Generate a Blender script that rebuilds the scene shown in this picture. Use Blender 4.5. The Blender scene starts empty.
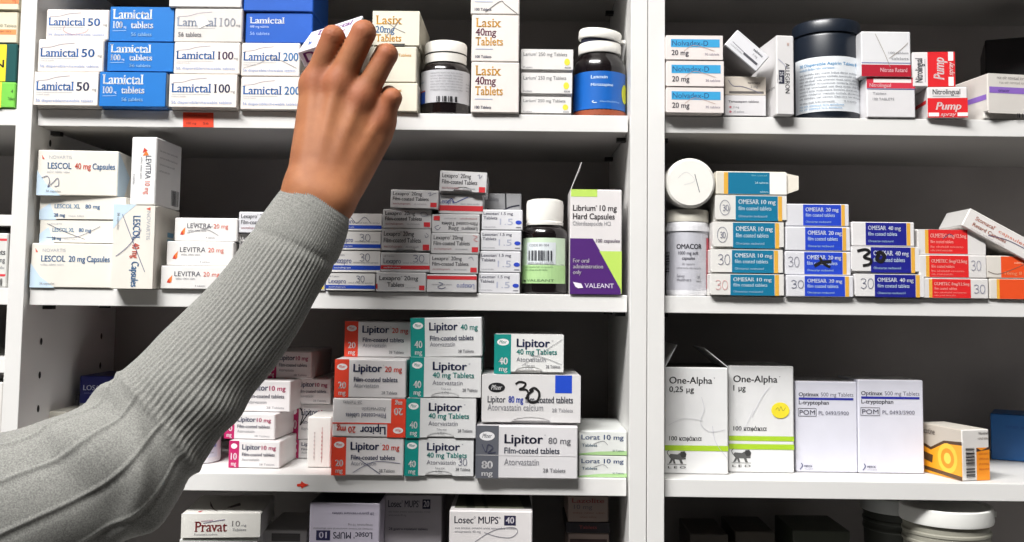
import bpy, bmesh, math, random
import numpy as np
from mathutils import Vector, Matrix
random.seed(7)
S = bpy.context.scene
C = S.collection

# ------------------------------------------------------------------ camera
CX, D, CZ = -0.12043, 0.90195, 1.49338
YAW, PITCH, ROLL, F, PY = -0.00558, 0.06894, 0.01223, 974.906, 232.668
def cam_axes():
    cy, sy = math.cos(YAW), math.sin(YAW); cp, sp = math.cos(PITCH), math.sin(PITCH)
    fw = Vector((sy*cp, cy*cp, sp)); r = Vector((cy, -sy, 0)); u = r.cross(fw)
    return r*math.cos(ROLL)+u*math.sin(ROLL), u*math.cos(ROLL)-r*math.sin(ROLL), fw
CR, CU, CF = cam_axes()
CAM = Vector((CX, -D, CZ))
cd = bpy.data.cameras.new('camera'); cam = bpy.data.objects.new('camera', cd); C.objects.link(cam)
m = Matrix.Identity(4)
for i, v in enumerate((CR, CU, -CF)):
    for j in range(3): m[j][i] = v[j]
cam.matrix_world = Matrix.Translation(CAM) @ m
cd.sensor_width = 36; cd.lens = F*36/1024; cd.shift_y = -(271-PY)/1024; cd.clip_start = .01
S.camera = cam
# ------------------------------------------------------------------ light
S.view_settings.view_transform = 'Standard'; S.view_settings.look = 'None'
S.view_settings.gamma = 1; S.view_settings.use_curve_mapping = False
S.view_settings.exposure = -0.08
W = bpy.data.worlds.new('room_light'); S.world = W; W.use_nodes = True
W.node_tree.nodes['Background'].inputs[0].default_value = (1, .99, .98, 1)
W.node_tree.nodes['Background'].inputs[1].default_value = .06
def area(name, loc, target, sx, sy, power, col=(1, .985, .965)):
    l = bpy.data.lights.new(name, 'AREA'); l.shape = 'RECTANGLE'; l.size = sx; l.size_y = sy; l.energy = power; l.color = col
    o = bpy.data.objects.new(name, l); C.objects.link(o); o.location = loc
    o.rotation_euler = (Vector(target)-Vector(loc)).to_track_quat('-Z', 'Y').to_euler()
    return o
area('ceiling_lamp', (-1.75, -1.65, 4.2), (-.3, 0, 1.2), 1.2, .5, 150)
area('ceiling_lamp', (-.85, -2.15, 4.2), (0, 0, 1.2), 1.4, .5, 185)

# ------------------------------------------------------------------ pixel helpers
def ray(px, py): return CF*F + CR*(px-512) - CU*(py-PY)
def U(px, py, Y):
    d = ray(px, py); return CAM + d*((Y-CAM.y)/d.y)
def G(px, py, z):
    d = ray(px, py); return CAM + d*((z-CAM.z)/d.z)

# ------------------------------------------------------------------ materials
def lin(c):
    c = [x/255 for x in c]
    return tuple((x/12.92 if x <= .04045 else ((x+.055)/1.055)**2.4) for x in c)
MC = {}
def mat(rgb, rough=.5, coat=0.0, vary=.04, scale=60, bump=0.0, metal=0.0, kind='card'):
    key = (tuple(rgb), rough, coat, vary, scale, bump, kind)
    if key in MC: return MC[key]
    mt = bpy.data.materials.new(kind); mt.use_nodes = True; nt = mt.node_tree; b = nt.nodes['Principled BSDF']
    c = lin(rgb)
    if vary:
        tc = nt.nodes.new('ShaderNodeTexCoord'); nz = nt.nodes.new('ShaderNodeTexNoise'); nz.inputs['Scale'].default_value = scale
        nz.inputs['Detail'].default_value = 3
        rp = nt.nodes.new('ShaderNodeValToRGB')
        rp.color_ramp.elements[0].position = .3; rp.color_ramp.elements[1].position = .7
        rp.color_ramp.elements[0].color = (*[x*(1-vary) for x in c], 1); rp.color_ramp.elements[1].color = (*[min(1, x*(1+vary*.6)) for x in c], 1)
        nt.links.new(tc.outputs['Object'], nz.inputs['Vector']); nt.links.new(nz.outputs['Fac'], rp.inputs['Fac']); nt.links.new(rp.outputs['Color'], b.inputs['Base Color'])
        if bump:
            bp = nt.nodes.new('ShaderNodeBump'); bp.inputs['Strength'].default_value = bump; bp.inputs['Distance'].default_value = .001
            nt.links.new(nz.outputs['Fac'], bp.inputs['Height']); nt.links.new(bp.outputs['Normal'], b.inputs['Normal'])
    else:
        b.inputs['Base Color'].default_value = (*c, 1)
    b.inputs['Roughness'].default_value = rough; b.inputs['Coat Weight'].default_value = coat; b.inputs['Coat Roughness'].default_value = .2
    b.inputs['Metallic'].default_value = metal
    MC[key] = mt
    return mt
def card(rgb):
    rgb = tuple(round(c*.945) for c in rgb)            # uncoated board is a little duller than the paper samples
    return mat(rgb, .42, .08, .03, 45, kind='printed_card')
def ink(rgb): return mat(rgb, .5, 0, 0, kind='ink')

# ------------------------------------------------------------------ object helpers
def link(name, me, parent=None):
    o = bpy.data.objects.new(name, me); C.objects.link(o)
    if parent is not None: o.parent = parent
    return o
def tag(o, label=None, cat=None, group=None, kind=None):
    if label: o['label'] = label
    if cat: o['category'] = cat
    if group: o['group'] = group
    if kind: o['kind'] = kind
    return o
class MB:
    """collects polygons with materials"""
    def __init__(s): s.v = []; s.f = []; s.m = []; s.mats = []; s.smooth = []
    def mi(s, mt):
        if mt not in s.mats: s.mats.append(mt)
        return s.mats.index(mt)
    def add(s, vs, fs, mt, smooth=False):
        b = len(s.v); s.v += [tuple(x) for x in vs]; k = s.mi(mt)
        for f in fs: s.f.append([b+i for i in f]); s.m.append(k); s.smooth.append(smooth)
    def box(s, lo, hi, mt):
        x0, y0, z0 = lo; x1, y1, z1 = hi
        s.add([(x0,y0,z0),(x1,y0,z0),(x1,y1,z0),(x0,y1,z0),(x0,y0,z1),(x1,y0,z1),(x1,y1,z1),(x0,y1,z1)],
              [(0,3,2,1),(4,5,6,7),(0,1,5,4),(1,2,6,5),(2,3,7,6),(3,0,4,7)], mt)
    def build(s, name, parent=None, bevel=0.0):
        me = bpy.data.meshes.new(name); me.from_pydata(s.v, [], s.f)
        for mt in s.mats: me.materials.append(mt)
        for p, k, sm in zip(me.polygons, s.m, s.smooth): p.material_index = k; p.use_smooth = sm
        me.update()
        if any(s.smooth): me.set_sharp_from_angle(angle=math.radians(38))
        o = link(name, me, parent)
        if bevel:
            md = o.modifiers.new('bevel', 'BEVEL'); md.width = bevel; md.segments = 2; md.limit_method = 'ANGLE'
        return o
def lathe(mb, prof, mt, n=48, ridges=None):
    """prof: (r, z) list; ridges=(first,last,count,depth) makes a knurled band"""
    vs = []; fs = []
    for i, (r, z) in enumerate(prof):
        for k in range(n):
            a = 2*math.pi*k/n; rr = r
            if ridges and ridges[0] <= i <= ridges[1]: rr = r - (ridges[2] if k % 2 else 0)
            vs.append((rr*math.cos(a), rr*math.sin(a), z))
    for i in range(len(prof)-1):
        for k in range(n):
            k2 = (k+1) % n
            fs.append((i*n+k, i*n+k2, (i+1)*n+k2, (i+1)*n+k))
    mb.add(vs, fs, mt, True)
    if prof[0][0] > 1e-5: mb.add(vs[:n], [tuple(range(n))[::-1]], mt)
    if prof[-1][0] > 1e-5: mb.add(vs[-n:], [tuple(range(n))], mt)

# ------------------------------------------------------------------ lettering
TXT = {}
def text_geo(s, style):
    key = (s, style)
    if key in TXT: return TXT[key]
    if '®' in s or 'ψ' in s:                # a small raised ring; a psi drawn as a u with a stem
        V, FC, x = [], [], 0.0; parts = ['']
        for ch in s:
            if ch in '®ψ': parts += [ch, '']
            else: parts[-1] += ch
        for part in parts:
            n = len(V)
            if part == '®':
                x += .14
                for k in range(14):
                    a = k*math.pi/7
                    V += [(x+.10*math.cos(a), .58+.10*math.sin(a)), (x+.065*math.cos(a), .58+.065*math.sin(a))]
                FC += [(n+2*k, n+2*((k+1) % 14), n+2*((k+1) % 14)+1, n+2*k+1) for k in range(14)]; x += .14
                continue
            if part == 'ψ':
                x += .05; v2, f2, a, b = text_geo('u', style)
                V += [(p[0]-a+x, p[1]) for p in v2]; FC += [tuple(j+n for j in f) for f in f2]
                n = len(V); c = x+(b-a)/2; V += [(c-.04, -.2), (c+.04, -.2), (c+.04, .6), (c-.04, .6)]; FC.append((n, n+1, n+2, n+3)); x += b-a+.05
                continue
            x += .28*(len(part)-len(part.lstrip())); part = part.strip()
            if part:
                v2, f2, a, b = text_geo(part, style)
                V += [(p[0]-a+x, p[1]) for p in v2]; FC += [tuple(j+n for j in f) for f in f2]; x += b-a
        TXT[key] = (V, FC, 0.0, x)
        return TXT[key]
    cu = bpy.data.curves.new('lettering', 'FONT'); cu.body = s; cu.resolution_u = 3
    if 'i' in style: cu.shear = .25
    o = bpy.data.objects.new('lettering', cu); me = o.to_mesh()
    V = [(v.co.x, v.co.y) for v in me.vertices]; FC = [tuple(p.vertices) for p in me.polygons]
    o.to_mesh_clear(); bpy.data.objects.remove(o); bpy.data.curves.remove(cu)
    if 's' in style:                       # slab serifs on every stem end
        cnt = {}
        for f in FC:
            for a, b in zip(f, f[1:]+f[:1]):
                e = (min(a, b), max(a, b)); cnt.setdefault(e, []).append(f)
        off = 0
        add = []
        for (a, b), ff in cnt.items():
            if len(ff) != 1: continue
            (xa, ya), (xb, yb) = V[a], V[b]
            if abs(ya-yb) > .004 or not .05 < abs(xa-xb) < .24: continue
            oth = sum(V[i][1] for i in ff[0])/len(ff[0])
            x0, x1 = min(xa, xb), max(xa, xb)
            if oth > ya and abs(ya+off) < .03: add.append((x0-.055, x1+.055, ya, ya+.05))
            elif oth < ya and ya > .4: add.append((x0-.07, x1+.04, ya-.045, ya))
        for x0, x1, y0, y1 in add:
            n = len(V); V += [(x0, y0), (x1, y0), (x1, y1), (x0, y1)]; FC.append((n, n+1, n+2, n+3))
    if 'b' in style or 'B' in style:       # heavier strokes: the outline laid down again beside itself
        V0, F0 = list(V), list(FC); V, FC = [], []
        for dx, dy in ([(-.017, -.006), (.017, .006)] if 'b' in style else [(-.028, -.007), (0, .009), (.028, -.007)]):
            n = len(V); V += [(x+dx, y+dy) for x, y in V0]; FC += [tuple(i+n for i in f) for f in F0]
    xs = [v[0] for v in V] or [0]
    TXT[key] = (V, FC, min(xs), max(xs))
    return TXT[key]
_h = text_geo('H', ''); CAP = max(v[1] for v in _h[0])

# design elements: u to the right, v downwards, both 0..1 of the face
def T(s, u0, u1, vb, cap, col, st=''): return ('t', s, u0, u1, vb, cap, col, st)
def Q(u0, v0, u1, v1, col): return ('g', [(u0,v0),(u1,v0),(u1,v1),(u0,v1)], col)
def P(pts, col): return ('g', pts, col)
def E(cx, cy, ru, rv, col): return ('g', [(cx+ru*math.cos(a*math.pi/10), cy+rv*math.sin(a*math.pi/10)) for a in range(20)], col)
def L(pts, w, col): return ('l', pts, w, col)
def K(pts, w, col): return ('k', pts, w, col)
def ST(cx, cy, ru, rv, col): return ('s', [(cx+ru*math.cos(a*math.pi/12), cy+rv*math.sin(a*math.pi/12)) for a in range(24)], col)
def tiny(u0, u1, v, n=14, col=(120,120,130), cap=.05, seed=1):
    rnd = random.Random(seed*31+n); w = ''
    while len(w) < n: w += ''.join(rnd.choice('aeionrtslcmdu') for _ in range(rnd.randint(3, 9)))+' '
    return T(w.strip(), u0, u1, v, cap, col)
PEN = (84, 88, 116)
def hand30(u, v, w, h, col=PEN, pw=.0005, z=1.0):
    a = [(0,.12),(.18,0),(.38,.12),(.34,.36),(.16,.48),(.36,.54),(.42,.8),(.22,1),(0,.88)]
    b = [(.78+.22*math.cos(t*math.pi/6-1.6), .5+.5*math.sin(t*math.pi/6-1.6)) for t in range(13)]
    f = lambda p: (u+p[0]*w, v+p[1]*h)
    return [K([f(p) for p in a], pw, col), K([f(p) for p in b], pw, col)]
def bars(u0, v0, u1, v1, n, col=(40,40,45), vert=False, seed=3):
    rnd = random.Random(seed); out = []; x = 0.0; ws = [rnd.choice((1,1,2,3)) for _ in range(2*n)]; tot = sum(ws)
    for i, w in enumerate(ws):
        if i % 2 == 0:
            a, b = x/tot, (x+w)/tot
            if vert: out.append(Q(u0, v0+(v1-v0)*a, u1, v0+(v1-v0)*b, col))
            else: out.append(Q(u0+(u1-u0)*a, v0, u0+(u1-u0)*b, v1, col))
        x += w
    return out

def ribbon(pts, w):
    """pts in metres on a plane -> quads of width w"""
    vs = []; fs = []
    n = len(pts)
    for i, p in enumerate(pts):
        a = pts[max(0, i-1)]; b = pts[min(n-1, i+1)]
        dx, dy = b[0]-a[0], b[1]-a[1]; l = math.hypot(dx, dy) or 1
        ox, oy = -dy/l*w/2, dx/l*w/2
        vs += [(p[0]+ox, p[1]+oy), (p[0]-ox, p[1]-oy)]
    for i in range(n-1): fs.append((2*i, 2*i+1, 2*i+3, 2*i+2))
    return vs, fs
def smooth_line(pts, k=6):
    if len(pts) < 3: return pts
    out = []
    for i in range(len(pts)-1):
        p0, p1, p2, p3 = pts[max(0,i-1)], pts[i], pts[i+1], pts[min(len(pts)-1,i+2)]
        for j in range(k):
            t = j/k
            out.append(tuple(.5*((2*p1[a])+(-p0[a]+p2[a])*t+(2*p0[a]-5*p1[a]+4*p2[a]-p3[a])*t*t+(-p0[a]+3*p1[a]-3*p2[a]+p3[a])*t**3) for a in (0,1)))
    return out+[pts[-1]]
ROTS = {0: lambda u, v: (u, v), 180: lambda u, v: (1-u, 1-v), 90: lambda u, v: (1-v, u), 270: lambda u, v: (v, 1-u)}
class Clumps:
    """prints that lie far apart on a face become separate parts"""
    def __init__(s): s.e = []
    def add(s, vs, fs, mt): s.e.append(([Vector(v) for v in vs], fs, mt))
    def build(s, name, parent):
        bb = [([min(v[i] for v in e[0]) for i in range(3)], [max(v[i] for v in e[0]) for i in range(3)]) for e in s.e]
        grp = list(range(len(bb)))
        for i in range(len(bb)):
            for j in range(i):
                g = math.sqrt(sum(max(0, bb[i][0][a]-bb[j][1][a], bb[j][0][a]-bb[i][1][a])**2 for a in range(3)))
                if g < .017 and grp[i] != grp[j]:
                    a, b = grp[i], grp[j]; grp = [b if x == a else x for x in grp]
        for g in dict.fromkeys(grp):
            mb = MB()
            for x, e in zip(grp, s.e):
                if x == g: mb.add(*e)
            mb.build(name, parent)
def draw(parent, design, w, h, place, rot=0, subdiv=0.0, start=0):
    """print a design on a face w by h metres; place(u, v, k) gives the local point, k counts layers"""
    tr = ROTS[rot]; W_, H_ = (h, w) if rot in (90, 270) else (w, h)
    pat, let, pen = Clumps(), Clumps(), Clumps(); k = start
    for e in design:
        k += 1
        if e[0] in 'gs':
            pts = e[1]; vs = [place(*tr(*p), k) for p in pts]
            if e[0] == 's':
                st = MB(); st.add(vs, [tuple(range(len(vs)))], mat(e[2], .6, 0, .05, 80, kind='sticker_paper')); st.build('price_sticker', parent)
            elif subdiv and len(pts) == 4:
                n = max(2, int(abs(pts[1][0]-pts[0][0])*subdiv)+1); vs = []; fs = []
                for i in range(n+1):
                    t = i/n
                    for a, b in ((0, 1), (3, 2)):
                        vs.append(place(*tr(pts[a][0]+(pts[b][0]-pts[a][0])*t, pts[a][1]+(pts[b][1]-pts[a][1])*t), k))
                for i in range(n): fs.append((2*i, 2*i+1, 2*i+3, 2*i+2))
                pat.add(vs, fs, ink(e[2]))
            else: pat.add(vs, [tuple(range(len(vs)))], ink(e[2]))
        elif e[0] in 'lk':
            pts = smooth_line(e[1]); vs, fs = ribbon([(p[0]*W_, p[1]*H_) for p in pts], e[2])
            (pat if e[0] == 'l' else pen).add([place(*tr(x/W_, y/H_), k) for x, y in vs], fs, ink(e[3]))
        elif e[0] == 't':
            _, s, u0, u1, vb, cap, col, st = e
            V, FC, xa, xb = text_geo(s, st)
            sx = (u1-u0)/(xb-xa); sy = cap/CAP
            let.add([place(*tr(u0+(x-xa)*sx, vb-y*sy), k) for x, y in V], FC, ink(col))
    pat.build('printed_pattern', parent); let.build('lettering', parent); pen.build('pen_scribble', parent)
    return k
OFF, STEP = .00012, .00004

# ------------------------------------------------------------------ cartons
GAP = .0005
WHITE = (236, 234, 232)
def carton(label, w, h, d, loc, yaw=0.0, tilt=0.0, lean=0.0, faces=None, design=(), rot=0, gap=0.0, topgap=0.0, notch=False,
           extra=None, group=None, cat='medicine box', name='medicine_box', base=WHITE, flaps=()):
    """a folding carton; loc is the middle of the base; the printed end looks towards -Y"""
    fc = {k: base for k in 'frltbk'}; fc.update(faces or {})
    fr = -d/2
    mb = MB()
    use_panel = gap or topgap or notch
    y0 = fr + (.0006 if use_panel else 0); yg = fr + .007
    prof = []
    prof += [(y0, gap), (yg, gap), (yg, 0)] if gap else [(y0, 0)]
    prof += [(d/2, 0), (d/2, h)]
    prof += [(yg, h), (yg, h-topgap), (y0, h-topgap)] if topgap else [(y0, h)]
    n = len(prof)
    bm = bmesh.new()
    A = [bm.verts.new((-w/2, y, z)) for y, z in prof]; B = [bm.verts.new((w/2, y, z)) for y, z in prof]
    bm.faces.new(A); bm.faces.new(B[::-1])
    for i in range(n): bm.faces.new((A[i], B[i], B[(i+1) % n], A[(i+1) % n]))
    bmesh.ops.recalc_face_normals(bm, faces=bm.faces)
    bmesh.ops.bevel(bm, geom=list(bm.edges), offset=min(.0009, h*.04), segments=1, affect='EDGES')
    me = bpy.data.meshes.new(name); bm.normal_update()
    order = []
    def slot(col):
        if col not in order: order.append(col)
        return order.index(col)
    for f in bm.faces:
        nx, ny, nz = f.normal
        k = max((('f', -ny), ('k', ny), ('r', nx), ('l', -nx), ('t', nz), ('b', -nz)), key=lambda t: t[1])[0]
        f.material_index = slot(fc[k])
    bm.to_mesh(me); bm.free()
    for col in order: me.materials.append(card(col))
    o = link(name, me); tag(o, label, cat, group)
    o.location = loc; o.rotation_euler = (lean, tilt, yaw)
    if use_panel:                              # the tucked end panel, with its thumb notch
        zb, zt = gap*.75, h-topgap*.75
        pts = [(-w/2+.0003, zb)]
        if notch:
            nw = w*.2
            pts += [(-nw+nw*2*(.5-.5*math.cos(math.pi*t/8)), zb+.0045*math.sin(math.pi*t/8)) for t in range(9)]
        pts += [(w/2-.0003, zb), (w/2-.0003, zt), (-w/2+.0003, zt)]
        fl = MB(); m_ = len(pts)
        fl.add([(x, fr, z) for x, z in pts]+[(x, fr+.0005, z) for x, z in pts],
               [tuple(range(m_)), tuple(range(m_, 2*m_))[::-1]]+[(i, i+m_, (i+1) % m_+m_, (i+1) % m_) for i in range(m_)], card(fc['f']))
        fl.build('end_flap', o)
    draw(o, design, w, h, lambda u, v, k: (-w/2+u*w, fr-OFF-k*STEP, h*(1-v)), rot)
    ex = extra or {}
    if 'l' in ex: draw(o, ex['l'], d, h, lambda u, v, k: (-w/2-OFF-k*STEP, d/2-u*d, h*(1-v)))
    if 'r' in ex: draw(o, ex['r'], d, h, lambda u, v, k: (w/2+OFF+k*STEP, -d/2+u*d, h*(1-v)))
    if 't' in ex: draw(o, ex['t'], w, d, lambda u, v, k: (-w/2+u*w, d/2-v*d, h+OFF+k*STEP))
    for f in (flaps(w, h, d) if flaps else ()):                            # open flaps: (hinge a, hinge b, outward end a, outward end b) in local metres
        a, b, c, e = [Vector(p) for p in f]; nn = (b-a).cross(e-a).normalized()*.0006
        fl = MB(); q = [a, b, c, e]
        fl.add(q+[p+nn for p in q], [(0,1,2,3),(7,6,5,4),(0,4,5,1),(1,5,6,2),(2,6,7,3),(3,7,4,0)], card(base)); fl.build('open_flap', o)
    return o
def bx(st, label, x0, x1, yt, Y, d=.075, yaw=0.0, jitter=True, **kw):
    """a carton of stack st (dict with the running height z) whose front fills pixels x0..x1, top edge at yt, front at depth Y"""
    xc = (x0+x1)/2
    top = U(xc, yt, Y); zb = st['z']+GAP; h = top.z-zb
    yw = math.radians(yaw + (random.uniform(-.6, .6) if jitter else 0))
    a = U(x0, yt, Y); b = U(x1, yt, Y); w = (b.x-a.x)/math.cos(yw)
    fx = (a.x+b.x)/2
    loc = (fx - math.sin(yw)*d/2, Y + math.cos(yw)*d/2, zb)
    st['z'] = zb+h
    return carton(label, w, h, d, loc, yaw=yw, **kw)
# ------------------------------------------------------------------ room shell
def shell(name, lo, hi, rgb, rough=.7, vary=.05):
    b = MB(); b.box(lo, hi, mat(rgb, rough, 0, vary, 6, kind='painted')); o = b.build(name); tag(o, kind='structure'); return o
shell('floor', (-2.5, -3, -.05), (2.5, .3, 0), (74, 72, 70))
shell('ceiling', (-2.5, -3.4, 4.3), (2.5, .3, 4.35), (225, 223, 218))
shell('wall_back', (-2.5, .25, 0), (2.5, .3, 4.3), (190, 188, 184))

# ------------------------------------------------------------------ shelving
Z1, Z2, Z3, TH, DEP = 1.65209, 1.48313, 1.31483, .016, .21
Z4, Z0 = Z3-.167, Z1+.1645
XL, XLL = -.57663, -.5918
MELA = mat((222, 221, 219), .45, .05, .03, 9, kind='white_melamine')
BACK = mat((156, 150, 148), .75, 0, .08, 14, kind='dark_hardboard')
UNDERSHADE = mat((150, 147, 144), .6, 0, .05, 9, kind='grey_backing')  # shade beneath the shelves, painted into the boards' undersides as grey
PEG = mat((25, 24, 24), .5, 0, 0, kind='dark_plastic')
def unit(label, panels, bays, xb0, xb1):
    root = bpy.data.objects.new('shelving_unit', None); C.objects.link(root); root.location = ((xb0+xb1)/2, DEP/2, 0)
    tag(root, label, 'shelving unit', 'white shelving units')
    ox, oy = root.location.x, root.location.y
    def part(name, lo, hi, mt, bevel=.0006):
        b = MB(); b.box((lo[0]-ox, lo[1]-oy, lo[2]), (hi[0]-ox, hi[1]-oy, hi[2]), mt); return b.build(name, root, bevel)
    for x0, x1 in panels: part('side_panel', (x0, 0, 0), (x1, DEP, 2.25), MELA)
    part('back_panel', (xb0, DEP+.0002, 0), (xb1, DEP+.0062, 2.25), BACK)
    for x0, x1, zs in bays:
        for z in zs:
            th = TH
            if isinstance(z, tuple): z, th = z
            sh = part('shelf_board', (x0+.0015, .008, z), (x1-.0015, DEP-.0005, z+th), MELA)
            sh.data.materials.append(UNDERSHADE); sh.data.polygons[0].material_index = 1
            if 1.2 < z < 1.9:
                for xa, xc in ((x0, x0+.009), (x1-.009, x1)):
                    for ya in (.037, .165):
                        pb = MB(); pb.box((xa-ox, ya-oy, z-.004), (xc-ox, ya+.008-oy, z-.0003), PEG); pb.build('shelf_peg', root)
    return root, ox, oy
low = [.08, .36, .65, .9]
ZF = [U(6, 226, .008).z, U(3, 373, .008).z]
uA, oxA, oyA = unit('white melamine shelving unit holding the bays behind the reaching arm', [(-1.152, -1.136), (XLL, XL), (-.016, -.0003)],
    [(-1.136, XLL, low+[(ZF[1], .0135), (ZF[0], .0105), Z4-.02, Z2, Z1, Z0, Z0+.166]), (XL, -.016, low+[Z4, Z3, Z2, Z1, Z0, Z0+.166])], -1.152, -.0003)
uB, oxB, oyB = unit('white melamine shelving unit with the dark plastic jar on its top shelf', [(.0003, .016), (.576, .592)],
    [(.016, .576, low+[Z4, Z3, Z2, Z1, Z0, Z0+.166])], .0003, .592)
z = U(39.5, 375, .037).z
for k in range(-6, 12):
    for y in (.037, .173):
        if abs(((z+k*.032)-Z1-.008)) < .013 or abs(((z+k*.032)-Z2-.008)) < .013 or abs(((z+k*.032)-Z3-.008)) < .013: continue
        hb = MB(); hb.add([(XL+.0003-oxA, y-oyA+.0025*math.cos(a*math.pi/6), z+k*.032+.0035*math.sin(a*math.pi/6)) for a in range(12)], [tuple(range(12))], PEG)
        hb.build('pin_hole', uA)

SH1, SH2, SH3, SH4 = Z1+TH, Z2+TH, Z3+TH, Z4+TH
def stack(z): return {'z': z}

# ------------------------------------------------------------------ carton designs
BL, DB, GR, LG = (38, 104, 176), (30, 40, 84), (128, 128, 134), (176, 178, 186)
CREAM, IVORY = (244, 238, 232), (238, 232, 214)
def d_lam(num, ncol, curl=False, worn=False, k=1.0):
    c = (150, 160, 180) if worn else BL
    out = [L([(.05,.25),(.2,.23),(.35,.15),(.55,.11)], .0006, (170,160,170)),
           T('Lamictal', .03, .62*k, .53, .25, c, 'sb'), T(num, .66*k, .9*k if len(num) == 3 else .86, .53, .24, LG if worn else ncol, 'sb'), T('mg', .91, .91+.06/k**6, .53, .08, GR),
           L([(.04,.59),(.6,.585)], .0003, LG), tiny(.04, .25, .67, 10, LG, .05),
           T('56 dispersible/chewable tablets', .04, .93, .86, .085, (140,160,206))]
    if worn: out[5:] = [T('56 tablets', .06, .4, .84, .13, GR, 'b')]
    if curl: out.append(K([(.3,.55),(.28,.7),(.42,.82),(.62,.75),(.68,.62)], .0004, (190,130,140)))
    return out
def d_lamblue(dark=False):
    return [T('Lamictal', .04, .66, .34, .27, (240,244,250), 'sb'), T('100', .05, .2, .6, .19, (235,240,250), 'sB'), T('mg', .22, .26, .6, .07, (220,230,245)),
            T('tablets', .33, .68, .6, .19, (235,240,250), 'sb'), L([(.05,.68),(.26,.67)], .0003, (200,220,240)), T('56 tablets', .34, .66, .82, .1, (150,196,236), 'b')]
LBLUE, LBLUE2 = (24, 122, 208), (22, 92, 196)

# top shelf, first column of three
s = stack(SH1)
bx(s, 'white carton with blue lettering at the bottom of the column beside the thin post', 34.5, 99, 72, -.002, group='white and blue tablet cartons', base=CREAM, design=d_lam('50', DB), gap=.0022)
bx(s, 'white carton with blue lettering in the middle of the column beside the thin post', 38.5, 104.5, 39.5, .000, group='white and blue tablet cartons', base=CREAM, design=d_lam('50', BL))
bx(s, 'white carton with a faint red pen loop, highest beside the thin post', 47, 109.5, 9.5, .003, group='white and blue tablet cartons', base=CREAM, design=d_lam('50', BL, True))
# second column: three blue ones
s = stack(SH1)
for lb, x0, x1, yt, Y in (('bright blue carton at the bottom of the blue column on the top shelf', 100, 166.5, 72.2, -.002),
                          ('bright blue carton in the middle of the blue column on the top shelf', 108, 174, 42.5, .001),
                          ('bright blue carton on top of the blue column on the top shelf', 110.5, 174.5, 7, .003)):
    bx(s, lb, x0, x1, yt, Y, group='bright blue tablet cartons', base=LBLUE, design=d_lamblue(), faces={'r': (190, 206, 222)}, gap=.0018, topgap=.0)
# third column
s = stack(SH1)
bx(s, 'white carton with navy numerals at the bottom, above the orange shelf tag', 169.5, 237.5, 74.3, -.001, group='white and blue tablet cartons', base=CREAM, design=d_lam('100', DB), gap=.0022)
bx(s, 'white carton with maroon numerals, second up above the orange shelf tag', 174.5, 240.5, 42.5, .000, group='white and blue tablet cartons', base=CREAM, design=d_lam('100', (70,40,84)))
bx(s, 'worn white carton with half rubbed-off silver lettering, third up in its column', 175, 243, 8.3, .001, base=(226,222,218), design=d_lam('100', LG, worn=True)+[P([(.3,.3),(.42,.2),(.52,.45),(.36,.6)], (238,236,234))])
bx(s, 'plain white carton topmost in its column, cut by the upper frame edge', 170, 242.5, -26, .000, base=(232,230,228), design=[T('tablets', .1, .5, .5, .2, LG, 'b')])
# fourth column
s = stack(SH1)
bx(s, 'white carton with pale blue numerals at shelf level behind the hand', 241, 303, 77, .002, group='white and blue tablet cartons', base=CREAM, design=d_lam('200', (58,128,190), k=1.07))
bx(s, 'white carton with pale blue numerals under the royal blue one beside the hand', 241.5, 300.5, 43, .002, group='white and blue tablet cartons', base=CREAM, design=d_lam('200', (58,128,190), k=1.08)+[K([(.05,.75),(.3,.62),(.55,.45),(.95,.75)], .0004, GR)])
bx(s, 'royal blue carton beside the index finger, on a white carton', 246, 313, 12.6, .004, base=LBLUE2, design=[T('Lamictal', .06, .58, .36, .2, (236,240,250), 'sb'), T('100 mg tablets', .07, .35, .5, .07, (200,214,240)), T('56 tablets', .07, .36, .74, .1, (160,190,240))])
bx(s, 'royal blue carton topmost in its column, cut by the upper frame edge', 244.5, 314, -24, .002, base=LBLUE2, design=[T('tablets', .06, .4, .3, .2, (236,240,250), 'sb')])

# yellow-lettered cartons behind the hand
YE, OR_ = (216, 158, 56), (216, 150, 60)
def d_lasix(n, c2):
    return [T('Lasix', .08, .62, .26, .19, YE, 'sb'), T(n, .08, .52, .44, .15, c2, 'sb'), T('Tablets', .08, .66, .65, .17, YE, 'sb'), L([(.08,.73),(.45,.73)], .0005, (150,170,210)), T('100 Tablets', .08, .42, .92, .055, DB, 'b')]
s = stack(SH1)
kw = dict(group='ivory cartons with yellow lettering', d=.09, yaw=-1)
bx(s, 'ivory carton at shelf level behind the little finger', 366, 418, 83, .004, base=IVORY, design=[T('Lasix', .3, .7, .3, .1, YE, 'b'), T('20mg', .3, .5, .5, .1, BL, 'b')], **kw)
bx(s, 'ivory carton with faint yellow print, second up behind the ring finger', 362, 417, 46.5, .004, base=(232,226,208), design=[T('Tablets', .66, .9, .28, .08, YE, 'b'), T('Lasix', .3, .55, .3, .1, YE)], **kw)
bx(s, 'ivory carton with yellow lettering crossed by pen, topmost beside the middle finger', 372.5, 420, 11, .004, base=IVORY, design=[T('Lasix', .07, .63, .38, .25, YE, 'sb'), T('20mg', .07, .48, .62, .19, (70,120,170), 'sb'), T('Tablets', .08, .62, .87, .2, YE, 'sb'),
    K([(.3,.72),(.5,.4),(.58,.25)], .0006, GR), K([(.3,.3),(.5,.5),(.7,.62)], .0005, GR), P([(.28,.93),(.7,.93),(.68,1),(.28,1)], (60,60,56))], gap=.0012, **kw)
s = stack(SH1)
kw = dict(group='ivory cartons with yellow lettering', d=.08, base=(238,232,226))
MAR = (110, 40, 70)
bx(s, 'tall ivory carton with maroon dose line at the bottom of its column', 471.5, 519.5, 62.3, .004, design=d_lasix('40mg', MAR), **kw)
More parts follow.
